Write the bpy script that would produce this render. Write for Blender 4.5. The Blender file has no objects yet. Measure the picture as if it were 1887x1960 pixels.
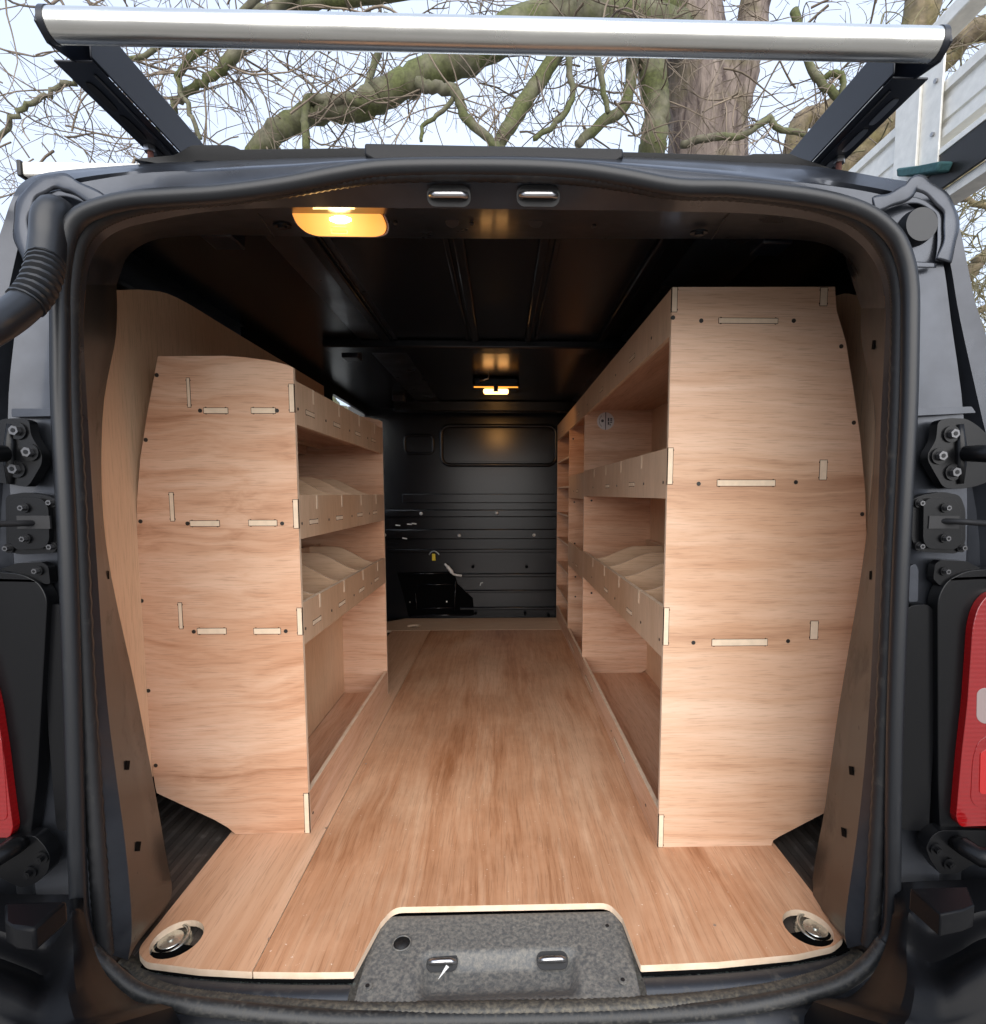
import bpy, bmesh, math, random
import numpy as np
from mathutils import Vector, Matrix
from mathutils.geometry import tessellate_polygon
random.seed(7)
SC = bpy.context.scene
COL = SC.collection
R = math.radians
# ------------------------------------------------------------------ camera
H = 1.40                                   # lens height above the ground; all geometry below is given relative to it
F, PX, PY = 1011.0, 985.0, 1034.0          # focal length and principal point, in pixels of a 1887 x 1960 picture
YAW, PITCH = R(1.46748), R(5.03087)
cd = bpy.data.cameras.new('camera'); cam = bpy.data.objects.new('camera', cd); COL.objects.link(cam)
cam.location = (0, 0, H); cam.rotation_euler = (R(90) - PITCH, 0, -YAW)
cd.sensor_fit = 'VERTICAL'; cd.sensor_height = 36; cd.sensor_width = 36
cd.lens = F / 1960 * 36; cd.shift_x = -(PX - 943.5) / 1960; cd.shift_y = (PY - 980) / 1960
cd.clip_start = .02; cd.clip_end = 2000
SC.camera = cam
SC.render.resolution_x = 986; SC.render.resolution_y = 1024
# ------------------------------------------------------------------ sky, sun, exposure
SUN_EL, SUN_AZ = R(24), R(-5)              # soft sun behind the camera, veiled by cloud
w = bpy.data.worlds.new('World'); SC.world = w; w.use_nodes = True
nt = w.node_tree; N = nt.nodes; L = nt.links; bgn = N['Background']
sky = N.new('ShaderNodeTexSky'); sky.sky_type = 'NISHITA'; sky.sun_disc = False
sky.sun_elevation = SUN_EL; sky.sun_rotation = R(180) - SUN_AZ; sky.air_density = 1.2; sky.dust_density = 3
tc = N.new('ShaderNodeTexCoord'); ns = N.new('ShaderNodeTexNoise'); ns.inputs['Scale'].default_value = 1.6; ns.inputs['Detail'].default_value = 6
rp = N.new('ShaderNodeValToRGB'); rp.color_ramp.elements[0].position = .3; rp.color_ramp.elements[1].position = .75
rp.color_ramp.elements[0].color = (3.75, 4.45, 5.9, 1); rp.color_ramp.elements[1].color = (4.5, 5.1, 6.2, 1)
mx = N.new('ShaderNodeMix'); mx.data_type = 'RGBA'; mx.inputs['Factor'].default_value = .93
L.new(tc.outputs['Generated'], ns.inputs['Vector']); L.new(ns.outputs['Fac'], rp.inputs['Fac'])
L.new(sky.outputs['Color'], mx.inputs['A']); L.new(rp.outputs['Color'], mx.inputs['B'])
L.new(mx.outputs['Result'], bgn.inputs['Color']); bgn.inputs['Strength'].default_value = .06
sd = bpy.data.lights.new('sun', 'SUN'); sd.energy = 1.5; sd.angle = R(85); sd.color = (1, .95, .88)
so = bpy.data.objects.new('sun', sd); COL.objects.link(so)
so.rotation_euler = (R(90) - SUN_EL, 0, -SUN_AZ)   # shines towards +Y and down
so.location = (-1, -4, 6)
SC.view_settings.view_transform = 'Standard'; SC.view_settings.look = 'None'
SC.view_settings.gamma = 1; SC.view_settings.use_curve_mapping = False
SC.view_settings.exposure = 1.95
try:
    SC.cycles.max_bounces = 10; SC.cycles.diffuse_bounces = 6; SC.cycles.glossy_bounces = 5; SC.cycles.use_denoising = True
except Exception: pass

# ------------------------------------------------------------------ pixel -> place (a plane is always given)
_f = Vector((math.sin(YAW) * math.cos(PITCH), math.cos(YAW) * math.cos(PITCH), -math.sin(PITCH)))
_r = Vector((math.cos(YAW), -math.sin(YAW), 0)); _u = _r.cross(_f)
def ray(px, py):
    d = _r * ((px - PX) / F) - _u * ((py - PY) / F) + _f
    return d / d.y
def oy(px, py, y): return ray(px, py) * y
def oz(px, py, z): d = ray(px, py); return d * (z / d.z)
def ox(px, py, x): d = ray(px, py); return d * (x / d.x)

# ------------------------------------------------------------------ materials
def newmat(name):
    m = bpy.data.materials.new(name); m.use_nodes = True
    return m, m.node_tree.nodes, m.node_tree.links, m.node_tree.nodes['Principled BSDF']
def sset(b, **k):
    for n, v in k.items(): b.inputs[n.replace('_', ' ')].default_value = v
def ramp(n, stops, mode='LINEAR'):
    r = n.new('ShaderNodeValToRGB'); e = r.color_ramp.elements; r.color_ramp.interpolation = mode
    while len(e) < len(stops): e.new(.5)
    for i, (p, c) in enumerate(stops): e[i].position = p; e[i].color = (*c, 1) if len(c) == 3 else c
    return r
def noise(n, l, vec, scale, detail=4, rough=.55, dist=0):
    t = n.new('ShaderNodeTexNoise'); t.inputs['Scale'].default_value = scale; t.inputs['Detail'].default_value = detail
    t.inputs['Roughness'].default_value = rough; t.inputs['Distortion'].default_value = dist
    if vec is not None: l.new(vec, t.inputs['Vector'])
    return t
def mapping(n, l, vec, scale=(1, 1, 1), loc=(0, 0, 0)):
    m = n.new('ShaderNodeMapping'); m.inputs['Scale'].default_value = scale; m.inputs['Location'].default_value = loc
    l.new(vec, m.inputs['Vector']); return m.outputs['Vector']
def mixc(n, l, fac, a, b, mode='MIX'):
    m = n.new('ShaderNodeMix'); m.data_type = 'RGBA'; m.blend_type = mode
    for s, v in (('Factor', fac), ('A', a), ('B', b)):
        if hasattr(v, 'links'): l.new(v, m.inputs[s])
        else: m.inputs[s].default_value = v if s == 'Factor' else (*v, 1)
    return m.outputs['Result']
def bump(n, l, b, h, strength, dist=.001):
    bp = n.new('ShaderNodeBump'); bp.inputs['Strength'].default_value = strength; bp.inputs['Distance'].default_value = dist
    l.new(h, bp.inputs['Height']); l.new(bp.outputs['Normal'], b.inputs['Normal'])

def ply(name, axis, seed, lo=(.38, .185, .10), mid=(.59, .35, .225), hi=(.70, .475, .34), rough=.5, contrast=1.0, coarse=1.0, wobble=.09, flecks=False):
    """veneer whose grain runs along the axis"""
    m, n, l, b = newmat(name)
    tcn = n.new('ShaderNodeTexCoord'); v = tcn.outputs['Object']
    v = mapping(n, l, v, loc=(seed * 3.1, seed * 1.7, seed * 2.3))
    wob = noise(n, l, v, 2.3, 2)
    sub = n.new('ShaderNodeVectorMath'); sub.operation = 'SUBTRACT'; l.new(wob.outputs['Color'], sub.inputs[0]); sub.inputs[1].default_value = (.5, .5, .5)
    sc = n.new('ShaderNodeVectorMath'); sc.operation = 'SCALE'; l.new(sub.outputs[0], sc.inputs[0]); sc.inputs['Scale'].default_value = wobble
    ad = n.new('ShaderNodeVectorMath'); ad.operation = 'ADD'; l.new(v, ad.inputs[0]); l.new(sc.outputs[0], ad.inputs[1])
    i = 'XYZ'.index(axis)
    s1 = [15 * coarse] * 3; s1[i] = .8; s2 = [60] * 3; s2[i] = 1.5; s3 = [420] * 3; s3[i] = 15
    a = noise(n, l, mapping(n, l, ad.outputs[0], s1), 1, 5, .6, .5)
    c2 = noise(n, l, mapping(n, l, ad.outputs[0], s2), 1, 4, .6, .4)
    fine = noise(n, l, mapping(n, l, v, s3), 1, 3, .6)
    big = noise(n, l, v, 1.3, 2)
    mixv = n.new('ShaderNodeMix'); mixv.data_type = 'FLOAT'; mixv.inputs['Factor'].default_value = .38
    l.new(a.outputs['Fac'], mixv.inputs['A']); l.new(c2.outputs['Fac'], mixv.inputs['B'])
    k = .17 / contrast
    rp = ramp(n, [(.5 - 1.25 * k, lo), (.5 - .35 * k, mid), (.5 + .7 * k, hi), (.5 + 1.9 * k, tuple(x * 1.05 for x in hi))])
    l.new(mixv.outputs['Result'], rp.inputs['Fac'])
    fr = ramp(n, [(.34, (.55, .50, .46)), (.47, (1, 1, 1))]); l.new(fine.outputs['Fac'], fr.inputs['Fac'])
    col = mixc(n, l, .48, rp.outputs['Color'], fr.outputs['Color'], 'MULTIPLY')
    br = ramp(n, [(.32, (.90, .80, .72)), (.52, (1.0, 1.0, 1.0)), (.72, (1.06, 1.06, 1.08))]); l.new(big.outputs['Fac'], br.inputs['Fac'])
    col = mixc(n, l, 1.0, col, br.outputs['Color'], 'MULTIPLY')
    if flecks:
        fk = noise(n, l, v, 170, 2, .5); fkr = ramp(n, [(.745, (0, 0, 0)), (.765, (1, 1, 1))]); l.new(fk.outputs['Fac'], fkr.inputs['Fac'])
        col = mixc(n, l, fkr.outputs['Color'], col, (.80, .66, .54))
        sm_ = noise(n, l, v, 5, 6, .7); smr = ramp(n, [(.42, (1, 1, 1)), (.62, (.86, .84, .82))]); l.new(sm_.outputs['Fac'], smr.inputs['Fac'])
        col = mixc(n, l, 1.0, col, smr.outputs['Color'], 'MULTIPLY')
    l.new(col, b.inputs['Base Color']); sset(b, Roughness=rough)
    b.inputs['Specular IOR Level'].default_value = .32
    bump(n, l, b, fine.outputs['Fac'], .25, .0006)
    return m
def plain(name, col, rough=.5, metal=0, coat=0, spec=.5, nb=None, var=.0, vs=40):
    m, n, l, b = newmat(name); sset(b, Base_Color=(*col, 1), Roughness=rough, Metallic=metal, Coat_Weight=coat, Coat_Roughness=.10)
    b.inputs['Specular IOR Level'].default_value = spec
    tcn = n.new('ShaderNodeTexCoord')
    if var:
        t = noise(n, l, tcn.outputs['Object'], vs, 5)
        r = ramp(n, [(.3, tuple(c * (1 - var) for c in col)), (.7, tuple(min(1, c * (1 + var)) for c in col))])
        l.new(t.outputs['Fac'], r.inputs['Fac']); l.new(r.outputs['Color'], b.inputs['Base Color'])
        rr = ramp(n, [(.3, (max(.05, rough - .08),) * 3), (.7, (min(1, rough + .1),) * 3)])
        t2 = noise(n, l, tcn.outputs['Object'], vs * .3, 4); l.new(t2.outputs['Fac'], rr.inputs['Fac']); l.new(rr.outputs['Color'], b.inputs['Roughness'])
    if nb:
        t = noise(n, l, tcn.outputs['Object'], nb[0], 3); bump(n, l, b, t.outputs['Fac'], nb[1], nb[2])
    return m
def dusty(name, col, rough, dust, dscale, lo, hi, metal=0, spec=.5, nb=None):
    """dark surface with dust and light flecks of its own"""
    m, n, l, b = newmat(name); sset(b, Metallic=metal); b.inputs['Specular IOR Level'].default_value = spec
    tcn = n.new('ShaderNodeTexCoord')
    t = noise(n, l, tcn.outputs['Object'], dscale, 7, .65, .3); t2 = noise(n, l, tcn.outputs['Object'], dscale * 9, 3)
    r = ramp(n, [(lo, (0, 0, 0)), (hi, (1, 1, 1))]); l.new(t.outputs['Fac'], r.inputs['Fac'])
    fl = ramp(n, [(.72, (0, 0, 0)), (.78, (1, 1, 1))]); l.new(t2.outputs['Fac'], fl.inputs['Fac'])
    mm = mixc(n, l, 1.0, r.outputs['Color'], fl.outputs['Color'], 'ADD')
    l.new(mixc(n, l, mm, col, dust), b.inputs['Base Color'])
    rr = ramp(n, [(0, (rough,) * 3), (1, (.85,) * 3)]); l.new(mm, rr.inputs['Fac']); l.new(rr.outputs['Color'], b.inputs['Roughness'])
    if nb: tb = noise(n, l, tcn.outputs['Object'], nb[0], 4); bump(n, l, b, tb.outputs['Fac'], nb[1], nb[2])
    return m
def emit(name, col, s):
    m, n, l, b = newmat(name); sset(b, Base_Color=(*col, 1), Emission_Color=(*col, 1), Emission_Strength=s, Roughness=.3); return m

M = {}
M['panel_l'] = ply('ply_left_panel', 'X', 1, contrast=1.12, coarse=.7, wobble=.14)
M['panel_r'] = ply('ply_right_panel', 'X', 5, lo=(.40, .215, .125), mid=(.59, .37, .24), hi=(.69, .48, .345), contrast=.95, wobble=.08)
M['ply_x'] = ply('ply_inner_panel', 'X', 9)
M['ply_y'] = ply('ply_shelf', 'Y', 12)
M['ply_z'] = ply('ply_lip', 'Z', 15, lo=(.46, .31, .20), mid=(.58, .41, .28), hi=(.66, .48, .34), contrast=.7)
M['divider'] = ply('ply_divider', 'X', 18, lo=(.42, .26, .16), mid=(.57, .38, .24), hi=(.65, .46, .31), contrast=.8)
M['floor_a'] = ply('ply_floor_centre', 'Y', 21, lo=(.36, .16, .075), mid=(.54, .29, .165), hi=(.65, .41, .265), rough=.33, contrast=1.35, coarse=.33, wobble=.06, flecks=True)
M['floor_b'] = ply('ply_floor_side', 'Y', 26, lo=(.42, .21, .12), mid=(.57, .34, .21), hi=(.66, .43, .29), rough=.4, contrast=.9, wobble=.035)
M['floor_c'] = ply('ply_floor_front', 'X', 29, lo=(.46, .32, .22), mid=(.55, .40, .28), hi=(.62, .47, .34), rough=.5, contrast=.6)
M['lining'] = ply('ply_lining', 'Z', 33, lo=(.62, .40, .25), mid=(.70, .47, .30), hi=(.75, .52, .34), contrast=.5)
# plywood edge: pale laminations
def edge_mat():
    m, n, l, b = newmat('ply_edge'); tcn = n.new('ShaderNodeTexCoord')
    t = noise(n, l, tcn.outputs['Object'], 35, 3); r = ramp(n, [(.3, (.64, .48, .34)), (.7, (.76, .60, .45))])
    l.new(t.outputs['Fac'], r.inputs['Fac']); l.new(r.outputs['Color'], b.inputs['Base Color']); sset(b, Roughness=.7); return m
M['edge'] = edge_mat()
M['tenon'] = plain('tenon_end_grain', (.72, .57, .42), .75, var=.08, vs=60)
M['slot'] = plain('slot_shadow_gap', (.05, .025, .012), .9)
M['screw'] = plain('screw_black', (.02, .018, .016), .45)
M['paint'] = plain('van_paint_dark_metallic', (.046, .051, .062), .33, metal=.7, coat=.25, nb=(900, .03, .0004), var=.10, vs=30)
M['trim'] = dusty('painted_pillar_return', (.014, .0135, .013), .34, (.040, .036, .033), 7, .56, .98, metal=.0, spec=.40)
M['inside'] = plain('cargo_interior_black', (.006, .0068, .009), .26, spec=.36, nb=(25, .05, .002))
M['plastic'] = dusty('black_plastic', (.003, .0032, .0038), .30, (.026, .026, .026), 60, .70, .99, spec=.26, nb=(700, .08, .0004))
M['bumper'] = dusty('bumper_plastic', (.0035, .0037, .0045), .40, (.022, .022, .021), 38, .66, .97, spec=.11, nb=(800, .12, .0004))
M['matte'] = plain('black_matte', (.008, .008, .009), .6)
M['rubber'] = dusty('seal_rubber', (.007, .0082, .0105), .42, (.034, .034, .034), 45, .64, .95)
M['ribseal'] = dusty('seal_carrier', (.007, .0075, .009), .55, (.07, .065, .055), 30, .56, .9)
M['sealdirt'] = dusty('sill_seal_dirty', (.040, .039, .036), .65, (.14, .122, .092), 130, .42, .68)
M['sealgrey'] = dusty('sill_seal_dusty', (.014, .015, .016), .5, (.065, .061, .054), 140, .48, .75)
M['sill'] = dusty('sill_paint', (.035, .038, .045), .35, (.11, .105, .095), 45, .55, .85, metal=.4)
M['plate'] = dusty('latch_plate_dirty', (.085, .087, .088), .55, (.20, .188, .165), 150, .40, .66, nb=(160, .5, .0015))
M['mat'] = dusty('rubber_mat_worn', (.050, .042, .037), .5, (.20, .18, .16), 35, .58, .85, nb=(60, .3, .002))
M['felt'] = plain('felt_black', (.0025, .0027, .003), .95, spec=.05)
M['bristle'] = plain('felt_fibre', (.16, .20, .18), .8)
def alu(name, col, rough):
    m, n, l, b = newmat(name); tcn = n.new('ShaderNodeTexCoord'); v = mapping(n, l, tcn.outputs['Object'], (6, 300, 300))
    t = noise(n, l, v, 1, 4); r = ramp(n, [(.3, tuple(c * .86 for c in col)), (.7, col)]); l.new(t.outputs['Fac'], r.inputs['Fac'])
    l.new(r.outputs['Color'], b.inputs['Base Color']); t2 = noise(n, l, tcn.outputs['Object'], 9, 5)
    r2 = ramp(n, [(.3, (rough * .8,) * 3), (.7, (rough * 1.35,) * 3)]); l.new(t2.outputs['Fac'], r2.inputs['Fac']); l.new(r2.outputs['Color'], b.inputs['Roughness'])
    sset(b, Metallic=1.0); return m
M['tube'] = alu('polished_steel_tube', (.70, .70, .665), .24)
M['alu'] = plain('ladder_aluminium', (.74, .72, .66), .45, metal=.3, var=.08, vs=60)
M['rack'] = plain('rack_powder_coat', (.006, .008, .014), .38, nb=(500, .08, .0004))
M['steel'] = plain('bolt_steel', (.45, .45, .46), .3, metal=1)
M['boltdark'] = plain('bolt_dark', (.12, .12, .125), .32, metal=.8)
M['zinc'] = plain('zinc_ring', (.62, .63, .58), .28, metal=.9, var=.12, vs=80)
M['rust'] = plain('rusty_bolt', (.16, .06, .045), .8, var=.3, vs=90)
M['teal'] = plain('teal_strap', (.025, .085, .09), .75, var=.25, vs=120)
M['white'] = plain('white_plastic', (.72, .73, .72), .5)
M['yellow'] = plain('yellow_plastic', (.75, .58, .03), .45)
M['sticker'] = plain('sticker_paper', (.62, .60, .60), .6, var=.06, vs=200)
M['ink'] = plain('sticker_ink', (.06, .06, .07), .7)
M['pillar_grey'] = plain('pillar_grey', (.42, .45, .50), .5)
M['lamp_amber'] = emit('lamp_lens_amber', (1.0, .36, .05), .42)
def lamp_lens():
    m, n, l, b = newmat('lamp_lens_amber_glow'); tcn = n.new('ShaderNodeTexCoord')
    vd = n.new('ShaderNodeVectorMath'); vd.operation = 'DISTANCE'; l.new(tcn.outputs['Object'], vd.inputs[0]); c = oy(652, 423, .845); vd.inputs[1].default_value = (c.x, c.y - 2.0, c.z + H)
    r = ramp(n, [(0, (1, .62, .22)), (.022, (1, .50, .11)), (.05, (.95, .33, .05)), (.085, (.62, .20, .04))]); l.new(vd.outputs['Value'], r.inputs['Fac'])
    l.new(r.outputs['Color'], b.inputs['Emission Color']); b.inputs['Emission Strength'].default_value = .40; sset(b, Base_Color=(.5, .25, .08, 1), Roughness=.25); return m
M['lamp_lens'] = lamp_lens()
M['lamp_hot'] = emit('lamp_bulb', (1.0, .72, .28), 5)
M['lamp_front'] = emit('front_lamp_lens', (1.0, .50, .16), 1.6)
def redlens():
    m, n, l, b = newmat('red_lens'); sset(b, Base_Color=(.18, .002, .003, 1), Roughness=.16, Coat_Weight=1, Coat_Roughness=.02)
    tcn = n.new('ShaderNodeTexCoord'); wv = n.new('ShaderNodeTexWave'); wv.bands_direction = 'Z'; wv.inputs['Scale'].default_value = 45
    l.new(tcn.outputs['Object'], wv.inputs['Vector']); bump(n, l, b, wv.outputs['Fac'], .3, .0008); return m
M['red'] = redlens()
M['red_bright'] = plain('red_reflector', (.34, .006, .006), .18, coat=1)
M['clear'] = plain('clear_lens', (.22, .17, .165), .15, coat=1)
def glass():
    m, n, l, b = newmat('window_glass'); sset(b, Base_Color=(.92, .96, .95, 1), Roughness=.0, IOR=1.05, Transmission_Weight=1); return m
M['glass'] = glass()
def asphalt():
    m, n, l, b = newmat('pale_gravel_tarmac'); tcn = n.new('ShaderNodeTexCoord'); t = noise(n, l, tcn.outputs['Object'], 120, 5); t2 = noise(n, l, tcn.outputs['Object'], .8, 4)
    r = ramp(n, [(.3, (.17, .16, .145)), (.7, (.36, .335, .30))]); l.new(t.outputs['Fac'], r.inputs['Fac'])
    r2 = ramp(n, [(.35, (.75, .72, .68)), (.65, (1, 1, 1))]); l.new(t2.outputs['Fac'], r2.inputs['Fac'])
    l.new(mixc(n, l, 1.0, r.outputs['Color'], r2.outputs['Color'], 'MULTIPLY'), b.inputs['Base Color']); sset(b, Roughness=.8)
    bump(n, l, b, t.outputs['Fac'], .5, .004); return m
M['asphalt'] = asphalt()
def bark(name, c1, c2, moss, mlo, mhi, sc=(14, 14, 2.2), bs=.9, bd=.03):
    m, n, l, b = newmat(name); tcn = n.new('ShaderNodeTexCoord'); v = tcn.outputs['Object']
    t = noise(n, l, mapping(n, l, v, sc), 1, 6, .65, .5); r = ramp(n, [(.34, c1), (.62, c2)]); l.new(t.outputs['Fac'], r.inputs['Fac'])
    t2 = noise(n, l, v, 2.6, 5); r2 = ramp(n, [(mlo, (0, 0, 0)), (mhi, (1, 1, 1))]); l.new(t2.outputs['Fac'], r2.inputs['Fac'])
    t3 = noise(n, l, v, 40, 3); mo = ramp(n, [(.35, tuple(x * .55 for x in moss)), (.7, moss)]); l.new(t3.outputs['Fac'], mo.inputs['Fac'])
    l.new(mixc(n, l, r2.outputs['Color'], r.outputs['Color'], mo.outputs['Color']), b.inputs['Base Color']); sset(b, Roughness=.9)
    bump(n, l, b, t.outputs['Fac'], bs, bd); return m
M['bark'] = bark('trunk_bark', (.07, .05, .045), (.26, .21, .18), (.17, .15, .07), .52, .72)
M['limb'] = bark('mossy_limb_bark', (.07, .065, .045), (.17, .16, .11), (.115, .13, .045), .40, .60, (9, 9, 9), .6, .015)
M['limb_y'] = bark('lichen_limb_bark', (.10, .08, .055), (.22, .175, .11), (.19, .16, .055), .46, .66, (9, 9, 9), .6, .015)
M['twig'] = plain('twig_bark', (.17, .135, .10), .85, var=.45, vs=3)
M['twig_y'] = plain('twig_bark_olive', (.17, .15, .08), .85, var=.4, vs=3)

# ------------------------------------------------------------------ mesh helpers
class MB:
    def __init__(s): s.v = []; s.f = []; s.m = []
    def add(s, vs, fs, mi=0):
        o = len(s.v); s.v += [Vector(v) for v in vs]
        for f in fs: s.f.append([i + o for i in f]); s.m.append(mi)
        return s
    def box(s, a, b, mi=0):
        x0, y0, z0 = a; x1, y1, z1 = b
        return s.add([(x, y, z) for z in (z0, z1) for y in (y0, y1) for x in (x0, x1)],
                     [(0, 2, 3, 1), (4, 5, 7, 6), (0, 1, 5, 4), (2, 6, 7, 3), (0, 4, 6, 2), (1, 3, 7, 5)], mi)
    def prism(s, pts, t, holes=(), cap=0, side=1):
        """flat outline pts (3-D) pushed along t; holes are outlines too"""
        t = Vector(t); loops = [[Vector(p) for p in lp] for lp in [pts, *holes]]
        tri = tessellate_polygon(loops); flat = [p for lp in loops for p in lp]; n = len(flat)
        s.add(flat + [p + t for p in flat], [tuple(x) for x in tri] + [tuple(i + n for i in reversed(x)) for x in tri], cap)
        o = len(s.v) - 2 * n; k = 0
        for lp in loops:
            c = len(lp)
            for i in range(c):
                a, b = o + k + i, o + k + (i + 1) % c
                s.f.append([a, b, b + n, a + n]); s.m.append(side)
            k += c
        return s
    def cyl(s, c, axis, r, h, seg=14, mi=0, r2=None, mi_cap=None):
        c = Vector(c); ax = Vector(axis).normalized(); u = ax.orthogonal().normalized(); v = ax.cross(u); r2 = r if r2 is None else r2
        A = [c + (u * math.cos(k) + v * math.sin(k)) * r for k in [2 * math.pi * i / seg for i in range(seg)]]
        B = [c + ax * h + (u * math.cos(k) + v * math.sin(k)) * r2 for k in [2 * math.pi * i / seg for i in range(seg)]]
        s.add(A + B, [(i, (i + 1) % seg, seg + (i + 1) % seg, seg + i) for i in range(seg)], mi)
        o = len(s.v) - 2 * seg; mc = mi if mi_cap is None else mi_cap
        s.f.append([o + i for i in reversed(range(seg))]); s.m.append(mc); s.f.append([o + seg + i for i in range(seg)]); s.m.append(mc)
        return s
    def tube(s, path, rad, seg=8, closed=False, mi=0, flat=None, cap=True):
        P = [Vector(p) for p in path]; n = len(P); rad = rad if isinstance(rad, (list, tuple)) else [rad] * n
        prev = None; rings = []
        for i in range(n):
            t = (P[(i + 1) % n] - P[i - 1]) if closed else (P[min(i + 1, n - 1)] - P[max(i - 1, 0)])
            t = t.normalized() if t.length > 1e-9 else Vector((0, 0, 1))
            if flat is not None: u = Vector(flat) - t * Vector(flat).dot(t)
            elif prev is None: u = t.orthogonal()
            else: u = prev - t * prev.dot(t)
            u = u.normalized() if u.length > 1e-6 else t.orthogonal().normalized(); prev = u; v = t.cross(u)
            rx, ry = rad[i] if isinstance(rad[i], tuple) else (rad[i], rad[i])
            rings.append([P[i] + u * (math.cos(a) * rx) + v * (math.sin(a) * ry) for a in [2 * math.pi * k / seg for k in range(seg)]])
        o = len(s.v); s.v += [p for r_ in rings for p in r_]
        for i in range(n if closed else n - 1):
            j = (i + 1) % n
            for k in range(seg):
                s.f.append([o + i * seg + k, o + i * seg + (k + 1) % seg, o + j * seg + (k + 1) % seg, o + j * seg + k]); s.m.append(mi)
        if not closed and cap:
            s.f.append([o + k for k in reversed(range(seg))]); s.m.append(mi)
            s.f.append([o + (n - 1) * seg + k for k in range(seg)]); s.m.append(mi)
        return s
    def grid(s, rows, mi=0, flip=False):
        nr, ncol = len(rows), len(rows[0]); o = len(s.v); s.v += [Vector(p) for r_ in rows for p in r_]
        for i in range(nr - 1):
            for j in range(ncol - 1):
                q = [o + i * ncol + j, o + i * ncol + j + 1, o + (i + 1) * ncol + j + 1, o + (i + 1) * ncol + j]
                s.f.append(q[::-1] if flip else q); s.m.append(mi)
        return s
    def build(s, name, mats, parent=None, smooth=False, bevel=0, auto=None, **props):
        me = bpy.data.meshes.new(name)
        off = Vector((0, 0, H)) - (parent_world(parent) if parent else Vector((0, 0, 0)))
        me.from_pydata([tuple(v + off) for v in s.v], [], s.f)
        mats = mats if isinstance(mats, (list, tuple)) else [mats]
        for m in mats: me.materials.append(M[m] if isinstance(m, str) else m)
        for p, i in zip(me.polygons, s.m): p.material_index = min(i, len(mats) - 1)
        bm = bmesh.new(); bm.from_mesh(me); bmesh.ops.recalc_face_normals(bm, faces=bm.faces); bm.to_mesh(me); bm.free()
        if smooth:
            me.shade_smooth()
            if auto: me.set_sharp_from_angle(angle=R(auto))
        me.update()
        o = bpy.data.objects.new(name, me); COL.objects.link(o)
        if parent: o.parent = parent
        if bevel:
            md = o.modifiers.new('bevel', 'BEVEL'); md.width = bevel; md.segments = 2; md.limit_method = 'ANGLE'; md.angle_limit = R(40)
            if not smooth: me.shade_smooth(); me.set_sharp_from_angle(angle=R(50))
        for k, v in props.items(): o[k] = v
        return o
def parent_world(p):
    v = Vector((0, 0, 0))
    while p: v += p.location; p = p.parent
    return v
def thing(name, label, cat, loc, group=None):
    o = bpy.data.objects.new(name, None); COL.objects.link(o); o.location = Vector(loc) + Vector((0, 0, H)); o.empty_display_size = .1
    o['label'] = label; o['category'] = cat
    if group: o['group'] = group
    return o
def cat_spline(pts, n, closed=False):
    """Catmull-Rom through 3-D points, n samples per span"""
    P = [Vector(p) for p in pts]; m = len(P); out = []
    for i in range(m if closed else m - 1):
        g = (lambda k: P[k % m]) if closed else (lambda k: P[max(0, min(m - 1, k))])
        a, b, c, d = g(i - 1), g(i), g(i + 1), g(i + 2)
        for k in range(n):
            t = k / n; out.append(.5 * ((2 * b) + (c - a) * t + (2 * a - 5 * b + 4 * c - d) * t * t + (3 * b - a - 3 * c + d) * t ** 3))
    if not closed: out.append(P[-1])
    return out
def rrect(x0, x1, z0, z1, r, seg=5):
    """rounded rectangle as (a, b) pairs"""
    o = []
    for cx, cz, a0 in ((x1 - r, z1 - r, 0), (x0 + r, z1 - r, 90), (x0 + r, z0 + r, 180), (x1 - r, z0 + r, 270)):
        for k in range(seg + 1): a = R(a0 + 90 * k / seg); o.append((cx + r * math.cos(a), cz + r * math.sin(a)))
    return o
def fillet(pts, rads, seg=5):
    """round the corners of a flat outline"""
    out = []; n = len(pts)
    for i in range(n):
        p = Vector(pts[i]); r = rads[i] if isinstance(rads, (list, tuple)) else rads
        if r <= 0: out.append(p); continue
        a = (Vector(pts[i - 1]) - p); b = (Vector(pts[(i + 1) % n]) - p); r = min(r, a.length * .45, b.length * .45); a.normalize(); b.normalize()
        for k in range(seg + 1):
            t = k / seg; out.append((p + a * r) * (1 - t) ** 2 + p * 2 * t * (1 - t) + (p + b * r) * t * t)
    return out

GROUND = -H
ZF = -.78                                  # top of the ply floor
# ================================================================== ground
g = MB().add([(-400, -400, GROUND), (400, -400, GROUND), (400, 900, GROUND), (-400, 900, GROUND)], [(0, 1, 2, 3)]).build('ground', 'asphalt')
g['kind'] = 'structure'; g['label'] = 'grey asphalt ground under the van'

# ================================================================== van body
van = thing('van', 'dark grey panel van with its rear doorway wide open', 'van', (0, 2.0, GROUND))
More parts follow.
